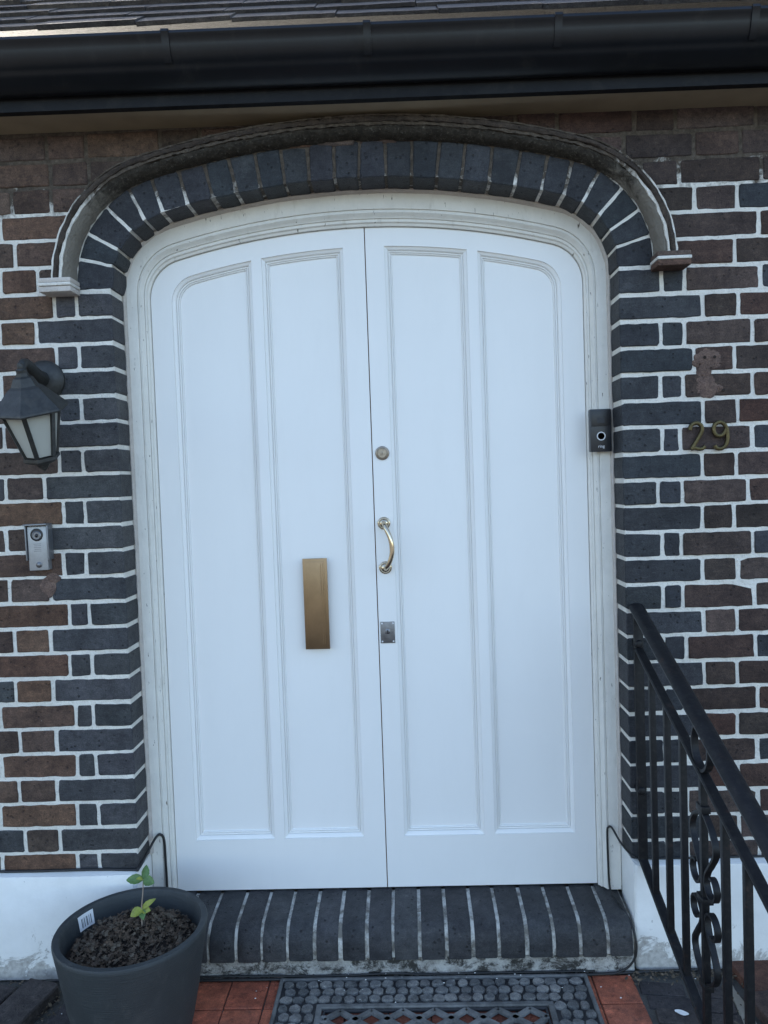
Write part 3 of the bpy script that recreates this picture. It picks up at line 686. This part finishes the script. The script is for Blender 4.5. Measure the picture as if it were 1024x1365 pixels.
mk('call_button', xf(lathe([(.0085, 0), (.0085, .0018), (.0066, .0026), (.0062, .0012), (.0058, .0012), (.0056, .003), (.003, .004), (.0004, .0042)], 24, (-.967, -.026, .9405), 'y'), IM), M_PEWT, ic, smooth='auto')

# ------------------------------------------------------------------ video doorbell on the frame
db = thing('video_doorbell', 'slim black video doorbell with a round white ring button on the frame', 'doorbell', (.6865, .1, 1.212))
bx0, bx1, bz0, bz1, by = .6555, .7175, 1.2125, 1.3385, .077
mk('doorbell_body', box(bx0, bx1, by, .1028, bz0, bz1, .003), M_BLK, db, smooth='auto')
mk('camera_window', box(bx0+.003, bx1-.003, by-.0012, by+.001, bz0+.075, bz1-.004, .0006), M_GLOSSB, db, smooth='auto')
mk('camera_lens', join(box(.6755, .6975, by-.0022, by-.0010, 1.2965, 1.3135, .0004)), M_DIM, db)
mk('ring_button', lathe([(.0128, .0), (.0128, .0012), (.0100, .0012), (.0100, .0)], 40, (.6865, by, 1.2585), 'y'), M_LIGHTP, db)
def text_mesh(s, size, ext):
    cu = bpy.data.curves.new('lettering', 'FONT'); cu.body = s; cu.size = size; cu.extrude = ext; cu.align_x = 'CENTER'; cu.resolution_u = 3
    o = bpy.data.objects.new('lettering', cu); COL.objects.link(o)
    bpy.context.view_layer.update()
    me = bpy.data.meshes.new_from_object(o.evaluated_get(bpy.context.evaluated_depsgraph_get()))
    V = [v.co.copy() for v in me.vertices]; F = [tuple(p.vertices) for p in me.polygons]
    bpy.data.objects.remove(o); bpy.data.curves.remove(cu); bpy.data.meshes.remove(me)
    return V, F
V, F = text_mesh('ring', .0125, .0003)
mk('lettering', ([(v.x+.6865, by-.0004-v.z, v.y+1.2245) for v in V], F), M_LIGHTP, db)

# ------------------------------------------------------------------ house number
def digit(pts, name, label, rad=.0058):
    P = catmull(pts, 7); sec = [(1, .0), (.78, .75), (.25, 1.0), (-.25, 1.0), (-.78, .75), (-1, .0), (-.8, -.7), (.8, -.7)]
    t = mk(name, tube(P, rad, sec=sec), M_BRASSD, smooth='auto', label=label, category='house number', group='brass house number digits')
    return t
ny = -.011
two = [(.9135, ny, 1.262), (.9165, ny, 1.273), (.925, ny, 1.280), (.936, ny, 1.2805), (.9455, ny, 1.274), (.948, ny, 1.263), (.943, ny, 1.249), (.932, ny, 1.231), (.9175, ny, 1.2085)]
digit(two, 'house_digit', 'brass figure two on the bricks right of the doorbell, left digit of the pair')
d2 = [o for o in bpy.data.objects if o.name == 'house_digit'][0]
mk('digit_foot', tube(catmull([(.917, ny, 1.2085), (.927, ny, 1.2105), (.938, ny, 1.2075), (.948, ny, 1.2085), (.955, ny, 1.2145)], 6), .0056, sec=[(1, .0), (.78, .75), (.25, 1.0), (-.25, 1.0), (-.78, .75), (-1, .0), (-.8, -.7), (.8, -.7)]), M_BRASSD, d2, smooth='auto')
nine = [(.9745+.008, ny, 1.216), (.987, ny, 1.2085), (.999, ny, 1.2065), (1.011, ny, 1.213), (1.0175, ny, 1.228), (1.0185, ny, 1.247), (1.015, ny, 1.266), (1.008, ny, 1.277), (.997, ny, 1.2815), (.986, ny, 1.277), (.980, ny, 1.265), (.982, ny, 1.252), (.990, ny, 1.2435), (1.001, ny, 1.2435), (1.0095, ny, 1.251), (1.0145, ny, 1.261)]
digit(nine, 'house_digit', 'brass figure nine on the bricks, right digit of the pair')

# ------------------------------------------------------------------ iron handrail, square to the wall
RX = .752
rail = thing('iron_handrail', 'black wrought iron stair handrail with scroll baluster right of the door', 'handrail', (RX, -.03, GZ))
def zt_(y): return .768+.385*y
def zm_(y): return .650+.385*y
def zb_(y): return .035+.345*y
def sloped(y0, y1, zf, w_, h_, b=.003):
    sec = [(-w_/2+b, 0), (w_/2-b, 0), (w_/2, b), (w_/2, h_-b), (w_/2-b, h_), (-w_/2+b, h_), (-w_/2, h_-b), (-w_/2, b)]
    return loft([[(RX+a, y, zf(y)+c) for a, c in sec] for y in (y0, y1)])
def capsec(y): return [(RX+a, y, zt_(y)+c) for a, c in ((-.021, -.004), (-.015, -.007), (.015, -.007), (.021, -.004), (.0215, .002), (.016, .008), (.006, .0105), (-.006, .0105), (-.016, .008), (-.0215, .002))]
YE = -.94
mk('hand_rail', loft([capsec(y) for y in (-.012, -.3, -.6, YE)]), M_IRON, rail, smooth='auto')
mk('middle_rail', sloped(-.02, YE, zm_, .026, .010), M_IRON, rail, smooth='auto')
mk('bottom_rail', sloped(-.02, YE, zb_, .026, .010), M_IRON, rail, smooth='auto')
wp = mk('wall_post', box(RX-.013, RX+.013, -.030, -.018, zb_(-.02), zt_(-.03)-.004, .001), M_IRON, rail, smooth='auto')
for z in (.235, .66): mk('fixing_bolt', lathe([(.012, 0), (.012, .003), (.009, .007), (.003, .0085)], 18, (RX, -.029, z), 'y'), M_IRON, wp, smooth='auto')
for z in (.225, .65): mk('wall_bracket', box(RX-.011, RX+.011, -.018, .003, z, z+.02), M_IRON, wp)
for y in (-.137, -.254, -.365, -.491, -.609, -.716, -.83):
    s = .0078; e = zm_(y)+.001; f = zb_(y)+.006
    mk('baluster', box(RX-s, RX+s, y-s, y+s, f, e, .0015), M_IRON, rail, smooth='auto')
mk('newel_post', box(RX-.016, RX+.016, YE-.03, YE, GZ-.005, zt_(YE)-.006, .002), M_IRON, rail, smooth='auto')
# ring between hand rail and middle rail
yr, zr = -.491, (zt_(-.491)+zm_(-.491))/2+.004
def strap(path, w_=.014, th=.0055, closed=False):
    """flat bar bent in the plane of the railing"""
    P = [Vector((RX, y, z)) for y, z in path]; loops = []; m = len(P)
    for i in range(m):
        t = (P[(i+1) % m]-P[i-1]) if closed else (P[min(i+1, m-1)]-P[max(i-1, 0)])
        t.normalize(); n = Vector((0, -t.z, t.y)); xw = Vector((w_/2, 0, 0)); nn = n*th/2
        loops.append([P[i]+xw+nn, P[i]-xw+nn, P[i]-xw-nn, P[i]+xw-nn])
    return loft(loops, wrap=closed)
mk('ring', strap([(yr+.047*cos(2*pi*k/28), zr+.052*sin(2*pi*k/28)) for k in range(28)], .016, .007, True), M_IRON, rail, smooth='auto')
# scroll work on the fourth baluster
yc = -.491; zt0 = .375; zmid = .175; zb0 = -.02
def scroll(sg, z_end, z_in, belly, curl):
    """C shaped scroll: from the bar end, bulging out, ending in a curl near the middle"""
    d = 1 if z_in > z_end else -1; L = abs(z_in-z_end)
    pts = [(yc+sg*.010, z_end), (yc+sg*belly*.75, z_end+d*L*.18), (yc+sg*belly, z_end+d*L*.42), (yc+sg*belly*.62, z_end+d*L*.68), (yc+sg*.020, z_end+d*L*.86)]
    cz = z_in; r = curl; cy_ = yc+sg*(.012+r)
    for k in range(9):
        a = pi*(.95)-k*pi*1.55/8; rr = r*(1-.055*k); pts.append((cy_+sg*rr*cos(a), cz-d*rr*sin(a)*-1))
    return strap([(p.y, p.z) for p in catmull([(0, y, z) for y, z in pts], 5)], .014, .0062)
for sg in (-1, 1):
    mk('scroll', scroll(sg, zt0, zmid+.050, .070, .034), M_IRON, rail, smooth='auto')
    mk('scroll', scroll(sg, zb0, zmid-.046, .066, .034), M_IRON, rail, smooth='auto')
mk('collar', box(RX-.0125, RX+.0125, yc-.020, yc+.020, zmid-.006, zmid+.008, .002), M_IRON, rail, smooth='auto')
for z in (zt0+.002, zb0-.014): mk('collar', box(RX-.0105, RX+.0105, yc-.018, yc+.018, z, z+.016, .002), M_IRON, rail, smooth='auto')

# ------------------------------------------------------------------ floor tiles and pavers
def slab(poly, z, th=.018, b=.002, rc=.003, jit=.0006, tilt=(0, 0)):
    o = rough_outline(ccw(poly), rc, jit, .05); i_ = inset(o, b); c = Vector((sum(p[0] for p in o)/len(o), sum(p[1] for p in o)/len(o)))
    Z = lambda x, y: z+(x-c.x)*tilt[0]+(y-c.y)*tilt[1]
    return loft([[(x, y, Z(x, y)) for x, y in i_], [(x, y, Z(x, y)-b) for x, y in o], [(x, y, Z(x, y)-th) for x, y in o]], cap1=False)
XS = [-.662, -.555, -.448, -.338]+[-.338+.1156*k for k in range(1, 8)]+[.587, .703]
YS = [-.050, -.172, -.292, -.412, -.532, -.652, -.772, -.892]
QT = [(.44, .125, .068), (.40, .115, .064), (.47, .14, .075), (.41, .13, .074)]
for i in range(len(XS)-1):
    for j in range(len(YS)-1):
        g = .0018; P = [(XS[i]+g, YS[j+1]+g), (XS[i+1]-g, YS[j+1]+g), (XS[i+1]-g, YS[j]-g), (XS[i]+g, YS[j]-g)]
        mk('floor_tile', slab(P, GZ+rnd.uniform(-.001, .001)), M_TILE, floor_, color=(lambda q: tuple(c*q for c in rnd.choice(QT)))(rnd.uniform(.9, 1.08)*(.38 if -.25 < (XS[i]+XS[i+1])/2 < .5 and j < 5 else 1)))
PC = [(.070, .062, .060), (.060, .055, .056), (.082, .072, .068), (.065, .057, .054)]
def rot(P, c, a): return [(c[0]+(x-c[0])*cos(a)-(y-c[1])*sin(a), c[1]+(x-c[0])*sin(a)+(y-c[1])*cos(a)) for x, y in P]
for j in range(14):           # dark paving bricks right of the tiles, laid in short rows
    y1 = -.088-.0585*j
    for x0, x1 in ((.712+.004*(j % 3), .838), (.842, .952-.004*j)):
        if x1-x0 < .03: continue
        P = rot([(x0+.003, y1-.0545), (x1-.003, y1-.0545), (x1-.003, y1), (x0+.003, y1)], (.83, y1), radians(-7))
        mk('paving_brick', slab(P, GZ-.001+rnd.uniform(-.003, .003), rc=.006, jit=.0015), M_PAV, floor_, color=rnd.choice(PC))
for j in range(7):            # larger brown slabs at the far right, slightly raised
    y1 = -.034-.135*j
    for k in range(5):
        x0 = .985-.024*j*.6+.128*k
        P = rot([(x0, y1-.131), (x0+.124, y1-.131), (x0+.124, y1), (x0, y1)], (x0, y1), radians(9))
        mk('paving_slab', slab(P, GZ+.022+rnd.uniform(-.002, .003), th=.03, rc=.006, jit=.0015), M_PAV, floor_, color=rnd.choice([(.105, .066, .05), (.15, .07, .045), (.09, .06, .05), (.13, .062, .043)]))
mk('sand_joint', slab([(.958, -.06), (.972, -.06), (.945, -.95), (.875, -.95), (.912, -.4)], GZ-.002, th=.01, jit=.006), M_SAND, floor_)
for (cx, cy_, a, hgt) in ((-1.01, -.19, -14, .032), (-.875, -.245, -14, .004), (-1.145, -.17, -14, .014), (-.97, -.42, -14, .02), (-1.10, -.40, -14, .02), (-.84, -.475, -14, .008), (-.72, -.30, -10, .001), (-.74, -.55, -10, .002)):
    P = rot([(cx-.052, cy_-.108), (cx+.052, cy_-.108), (cx+.052, cy_+.108), (cx-.052, cy_+.108)], (cx, cy_), radians(a))
    mk('paving_brick', slab(P, GZ+hgt, th=.05, b=.004, rc=.009, jit=.0025, tilt=(rnd.uniform(-.03, .03), rnd.uniform(-.03, .03))), M_PAV, floor_, color=rnd.choice(PC))

# ------------------------------------------------------------------ doormat
mat = thing('doormat', 'black rubber doormat with cobble pattern border and open diamond lattice on red tiles', 'doormat', (.134, -.36, GZ))
mx0, mx1, my0, my1 = -.306, .574, -.665, -.060; mz = GZ+.002; IR = Matrix.Translation((0, 0, 0))
fx0, fx1, fy0, fy1 = -.188, .458, -.555, -.172
def ring_bar(x0, x1, y0, y1, w_, z0, z1):
    o = [(x0, y0), (x1, y0), (x1, y1), (x0, y1)]; i_ = [(x0+w_, y0+w_), (x1-w_, y0+w_), (x1-w_, y1-w_), (x0+w_, y1-w_)]
    b = .0025
    def off(p, d, z): return [(x+(d if k in (0, 3) else -d), y+(d if k in (0, 1) else -d), z) for k, (x, y) in enumerate(p)]
    return loft([off(o, 0, z0), off(o, 0, z1-b), off(o, b, z1), off(i_, -b, z1), off(i_, 0, z1-b), off(i_, 0, z0)], wrap=True)
mk('mat_edge', ring_bar(mx0, mx1, my0, my1, .011, mz, mz+.011), M_RUBL, mat)
o2 = (mx0+.0105, mx1-.0105, my0+.0105, my1-.0105)
base_o = [(o2[0], o2[2]), (o2[1], o2[2]), (o2[1], o2[3]), (o2[0], o2[3])]; base_i = [(fx0+.002, fy0+.002), (fx1-.002, fy0+.002), (fx1-.002, fy1-.002), (fx0+.002, fy1-.002)]
tri = tessellate_polygon([[Vector((x, y, 0)) for x, y in base_o], [Vector((x, y, 0)) for x, y in base_i]])
mk('mat_base', ([(x, y, mz+.004) for x, y in base_o+base_i], [tuple(t) for t in tri]), M_RUB, mat)
mk('inner_border', ring_bar(fx0, fx1, fy0, fy1, .016, mz, mz+.010), M_RUBL, mat)
mk('lattice_rim', ring_bar(fx0+.019, fx1-.019, fy0+.019, fy1-.019, .007, mz, mz+.007), M_RUB, mat)
# diamond lattice
bars = []
lx0, lx1, ly0, ly1 = fx0+.025, fx1-.025, fy0+.025, fy1-.025; cell = .080; cyl = .066
nx = round((lx1-lx0)/cell); cell = (lx1-lx0)/nx; ny_ = round((ly1-ly0)/cyl); cyl = (ly1-ly0)/ny_
def flat(p, q, w_=.0165, z1=mz+.008):
    p, q = Vector((*p, 0)), Vector((*q, 0)); t = (q-p).normalized(); n = Vector((-t.y, t.x, 0))*w_/2
    return loft([[p+n+Vector((0, 0, mz)), p+n*.8+Vector((0, 0, z1)), p-n*.8+Vector((0, 0, z1)), p-n+Vector((0, 0, mz))], [q+n+Vector((0, 0, mz)), q+n*.8+Vector((0, 0, z1)), q-n*.8+Vector((0, 0, z1)), q-n+Vector((0, 0, mz))]])
for i in range(nx):
    for j in range(ny_):
        x, y = lx0+cell*i, ly1-cyl*j; xm_, ym = x+cell/2, y-cyl/2
        for p, q in (((x, ym), (xm_, y)), ((xm_, y), (x+cell, ym)), ((x+cell, ym), (xm_, y-cyl)), ((xm_, y-cyl), (x, ym))): bars.append(flat(p, q))
        bars.append(xf(lathe([(.016, .0), (.015, .008), (.0095, .009), (.0075, .0065), (.0035, .0055)], 10), Matrix.Translation((x, ym, mz))))
mk('diamond_lattice', join(*bars), M_RUBL, mat)
CC = [(.23, .235, .225), (.19, .195, .19), (.27, .27, .255), (.14, .145, .142), (.21, .21, .20)]
def cobble(x, y, rx, ry):
    n = 11; ks = [rnd.uniform(.86, 1.12) for _ in range(n)]; a0 = rnd.uniform(0, 6)
    def rg(f, z): return [(x+rx*f*ks[k]*cos(a0+2*pi*k/n), y+ry*f*ks[k]*sin(a0+2*pi*k/n), z) for k in range(n)]
    return loft([rg(1, mz+.0035), rg(.97, mz+.009), rg(.82, mz+.0115)], cap0=False)
cob = []
def band(x0, x1, y0, y1, nx_, ny2):
    for j in range(ny2):
        for i in range(nx_):
            sx, sy = (x1-x0)/nx_, (y1-y0)/ny2
            cob.append((x0+sx*(i+.5+(.12 if j % 2 else -.12))+rnd.uniform(-.0018, .0018), y0+sy*(j+.5)+rnd.uniform(-.0018, .0018), sx*.50*rnd.uniform(.84, 1.08), sy*.47*rnd.uniform(.86, 1.04)))
band(mx0+.016, mx1-.016, fy1+.004, my1-.014, 24, 3); band(mx0+.016, mx1-.016, my0+.014, fy0-.004, 24, 3)
band(mx0+.014, fx0-.004, fy0+.002, fy1, 3, 11); band(fx1+.004, mx1-.014, fy0+.002, fy1, 3, 11)
for c in cob: mk('cobble', cobble(*c), M_COB, mat, color=rnd.choice(CC), smooth='auto')

# ------------------------------------------------------------------ plant pot
pc = (-.66, -.25); PZ = -.003
pot = thing('plant_pot', 'large dark slate plastic plant pot holding withered foliage on the ground left', 'plant pot', (pc[0], pc[1], GZ+.004))
h = PZ-(GZ+.004)
mk('pot_body', lathe([(.005, -h+.012), (.135, -h+.012), (.140, -h), (.146, -h+.004), (.150, -h+.02), (.168, -h*.62), (.183, -h*.3), (.192, -.035), (.196, -.012), (.1965, -.004), (.194, .0), (.180, .0), (.177, -.004), (.174, -.02), (.160, -.13)], 72, (*pc, PZ)), M_POT, pot, smooth='auto')
# soil surface: bumpy disc
lp_ = []
for r in (.172, .155, .135, .115, .09, .065, .04, .015):
    lp_.append([(pc[0]+r*cos(2*pi*k/40), pc[1]+r*sin(2*pi*k/40), PZ-.060+.022*(1-r/.172)+rnd.uniform(-.005, .005)) for k in range(40)])
mk('soil', loft(lp_, cap0=False), M_SOIL, pot, smooth=True)
# sticker on the inside of the rim
def inner(a, z, d=0): r = .1765-(.004*(-z-.01)/.02 if z < -.01 else 0)-d; return (pc[0]+r*cos(a), pc[1]+r*sin(a), PZ+z)
sa0, sa1 = radians(146), radians(163)
stk = mk('price_sticker', loft([[inner(sa0+(sa1-sa0)*k/6, z, .0012+(.0008 if q else 0)) for k in range(7)] for q, z in ((0, -.008), (0, -.047))], closed=False, cap0=False, cap1=False), M_LIGHTP, pot)
bl = []
for k in range(7):
    a = sa0+(sa1-sa0)*(.16+.10*k+.02*(k % 3)); da = (sa1-sa0)*(.022 if k % 2 else .04)
    bl.append(loft([[inner(a, z, .0020), inner(a+da, z, .0020)] for z in (-.017, -.041)], closed=False, cap0=False, cap1=False))
mk('barcode', join(*bl), M_DIM, stk)

# withered foliage mound
def leaf_face(c, d, n, L, W, curl=.2):
    """small lobed leaf: five blunt lobes round a centre, cupped"""
    d = d.normalized(); s = d.cross(n).normalized(); n = s.cross(d)
    pts = [c-n*L*.12]
    for k in range(11):
        a = -2.45+4.9*k/10; r = (1.0 if k % 2 == 1 else .62)*L*(1.0 if 3 <= k <= 7 else .8)*rnd.uniform(.85, 1.12)
        pts.append(c+d*(r*cos(a)+L*.2)+s*(r*sin(a)*.9)+n*(curl*L*rnd.uniform(-.4, .7)*(1 if k % 2 else .3)))
    return pts, [(0, k, k+1) for k in range(1, 11)]
dry = []
for k in range(1500):
    r = .158*sqrt(rnd.random()); a = rnd.uniform(0, 2*pi)
    clump = .5+.5*sin(r*60+3*a)*cos(5*a+r*25)
    hh = (.048*(1-(r/.165)**2)+.010)*rnd.uniform(.25, 1.0)*(0.6+.5*clump)
    c = Vector((pc[0]+.008+r*cos(a), pc[1]-.006+r*sin(a), PZ-.050+hh))
    d = Vector((cos(a+rnd.uniform(-1.3, 1.3)), sin(a+rnd.uniform(-1.3, 1.3)), rnd.uniform(-.55, .35)))
    L = rnd.uniform(.004, .0105); dry.append(leaf_face(c, d, Vector((rnd.uniform(-.7, .7), rnd.uniform(-.95, .45), 1)), L, L, rnd.uniform(-.5, .8)))
for k in range(130):
    r = .14*sqrt(rnd.random()); a = rnd.uniform(0, 2*pi); c = Vector((pc[0]+r*cos(a), pc[1]+r*sin(a), PZ-.052))
    e = c+Vector((rnd.uniform(-.03, .03), rnd.uniform(-.03, .03), rnd.uniform(.02, .055)*(1-(r/.17)**2)))
    dry.append(tube([c, c.lerp(e, .5)+Vector((rnd.uniform(-.006, .006), 0, .004)), e], .0007, 4))
M_DRYB = m_simple('dry_foliage_grey', (.095, .074, .052), .9, var=.5, vs=50, bs=.3)
dj = join(*dry); fmr = random.Random(5)
fm = []
for v, f in dry:
    q = 1 if fmr.random() < .35 else 0; fm += [q]*len(f)
wp_ = mk('withered_plant', dj, [M_DRY, M_DRYB], fmats=fm, label='low mound of brown withered foliage filling the plant pot', category='plant')
wp_['kind'] = 'stuff'
# green sprout
sp_ = thing('green_sprout', 'small green seedling rising from the withered plant in the pot', 'plant', (-.636, -.24, .0))
yS = -.235
mk('stem', tube(catmull([(-.640, yS+.006, -.02), (-.637, yS, .03), (-.631, yS-.002, .075), (-.628, yS, .112)], 6), [.0019-.00003*k for k in range(19)], 7), M_STEM, sp_, smooth=True)
def big_leaf(base, tip, w_, nrm_, mat_):
    w_ *= 1.15; tip = tuple(b+(t-b)*.86 for b, t in zip(base, tip))
    base, tip = Vector(base), Vector(tip); d = tip-base; L = d.length; d.normalize(); n = Vector(nrm_); s = d.cross(n).normalized(); n = s.cross(d)
    loops = []
    K = 9
    for k in range(K+1):
        f = k/K; ww = w_*(sin(pi*min(1, f*.96+.03))**.75)*(1-.25*f)*(1+.04*(-1)**k)
        c = base+d*L*f-n*L*.18*f*f
        loops.append([c-s*ww*.5+n*ww*.16, c-s*ww*.25+n*ww*.04, c-n*.0005, c+s*ww*.25+n*ww*.04, c+s*ww*.5+n*ww*.16])
    mk('leaf', loft(loops, closed=False, cap0=False, cap1=False), mat_, sp_, smooth=True)
tp = (-.628, yS, .112)
big_leaf(tp, (-.682, yS-.004, .116), .026, (.1, -.75, .7), M_LEAF)
big_leaf(tp, (-.594, yS-.006, .104), .026, (-.1, -.75, .7), M_LEAF)
big_leaf(tp, (-.622, yS+.024, .146), .022, (.6, -.7, .3), M_LEAF)
big_leaf(tp, (-.640, yS-.022, .128), .012, (0, -.6, .8), M_LEAFY)
lo_ = (-.636, yS, .032)
big_leaf(lo_, (-.668, yS-.016, .020), .024, (.1, -.7, .7), M_LEAFY)
big_leaf(lo_, (-.650, yS-.030, .030), .02, (.1, -.5, .8), M_LEAFY)
big_leaf(lo_, (-.608, yS-.012, .034), .02, (-.2, -.8, .6), M_LEAFY)
big_leaf(lo_, (-.596, yS-.004, .066), .016, (-.5, -.8, .4), M_LEAFY)
big_leaf(lo_, (-.624, yS-.028, .016), .018, (0, -.6, .8), M_LEAF)

# ------------------------------------------------------------------ cables
def cable(name, pts, label, r=.0032):
    return mk(name, tube(catmull(pts, 6), r, 7), M_CABLE, smooth=True, label=label, category='cable')
cable('black_cable', [(1.9, -.006, .026), (1.4, -.006, .025), (1.05, -.007, .026), (.86, -.007, .025), (.76, -.008, .028), (.728, -.006, .034), (.71, .05, .045), (.695, .09, .072), (.686, .097, .074), (.681, .097, .055), (.682, .098, -.03), (.684, .098, -.10), (.686, .08, -.121), (.698, .03, -.131), (.712, -.02, -.150), (.717, -.05, -.178), (.718, -.0575, -.21), (.711, -.058, -.24), (.69, -.055, -.268), (.655, -.056, -.283)],
      'thin black cable looping down the right side of the brick doorstep')
cable('black_cable', [(-1.9, -.006, .025), (-1.3, -.006, .026), (-1.05, -.007, .025), (-.85, -.008, .027), (-.74, -.010, .024), (-.722, -.012, .03), (-.714, .04, .05), (-.700, .085, .078), (-.688, .095, .080), (-.680, .097, .06), (-.679, .098, .0), (-.678, .098, -.06), (-.678, .097, -.115)],
      'black cable along the left plinth looping into the door frame', .0040)
cable('black_cable', [(-1.0, -.047, -.284), (-.72, -.056, -.284), (-.52, -.058, -.283), (-.3, -.060, -.282), (-.05, -.056, -.283), (.15, -.062, -.282), (.4, -.057, -.283), (.56, -.060, -.2825), (.72, -.050, -.284), (.9, -.043, -.284)],
      'black cable lying on the ground along the foot of the doorstep', .0042)
cable('black_cable', [(-.75, -.050, -.279), (-.45, -.051, -.277), (-.15, -.053, -.2785), (0.0, -.051, -.276), (.12, -.0535, -.2775), (.3, -.0515, -.278), (.6, -.0505, -.278)],
      'second thinner black cable on top of the one along the doorstep foot', .0030)

# ------------------------------------------------------------------ litter
lit = []; r = random.Random(77)
for k in range(420):
    q = r.random()
    if q < .45: x, y = r.uniform(.70, 1.02), -.045-abs(r.gauss(0, .03))
    elif q < .6: x, y = r.uniform(-1.15, -.72), -.05-abs(r.gauss(0, .04))
    elif q < .75: x, y = -.935+r.gauss(0, .018), r.uniform(-.36, -.08)
    elif q < .85: x, y = .945+r.gauss(0, .02), r.uniform(-.5, -.06)
    else: x, y = r.uniform(-.7, .95), -.045-abs(r.gauss(0, .012))
    s = r.uniform(.002, .008); c = Vector((x, y, GZ+.004+r.uniform(0, .006)))
    d = Vector((r.uniform(-1, 1), r.uniform(-1, 1), r.uniform(-.3, .3))).normalized(); n = d.cross(Vector((r.uniform(-1, 1), r.uniform(-1, 1), 1))).normalized()*s*r.uniform(.3, .8); th = Vector((0, 0, s*.25))
    a = c-d*s; b_ = c+d*s
    lit.append(loft([[a, c+n, b_, c-n], [a-th, c+n-th, b_-th, c-n-th]]))
mk('ground_litter', join(*lit), M_LITTER, label='scattered leaf crumbs and grit along the foot of the wall', category='litter', kind='stuff')
wl = []
for k in range(46):
    x, y = r.uniform(-1.05, 1.0), -.052-abs(r.gauss(0, .07)); s = r.uniform(.0012, .003); c = Vector((x, y, GZ+.006))
    if -.3 < x < .57: c.z = GZ+.0145
    wl.append(loft([[c+Vector((s*cos(t), s*.7*sin(t), 0)) for t in (0, 1.3, 2.9, 4.4)], [c+Vector((s*.6*cos(t), s*.5*sin(t), s*.5)) for t in (0, 1.3, 2.9, 4.4)]]))
mk('white_flecks', join(*wl), M_PETAL, label='tiny white paint flecks scattered on the tiles and doormat', category='litter', kind='stuff')
P_ = []
for k in range(7):
    f = k/6; ww = .010*sin(pi*(.12+.8*f))
    P_.append([(.772+.032*f, -.212-.012*f-ww, GZ+.0045+.003*abs(f-.5)), (.772+.032*f, -.212-.012*f, GZ+.003+.003*f), (.772+.032*f, -.212-.012*f+ww, GZ+.006)])
mk('fallen_petal', loft(P_, closed=False, cap0=False, cap1=False), M_PETAL, smooth=True, label='single curled white petal on the dark paving bricks by the railing', category='petal')
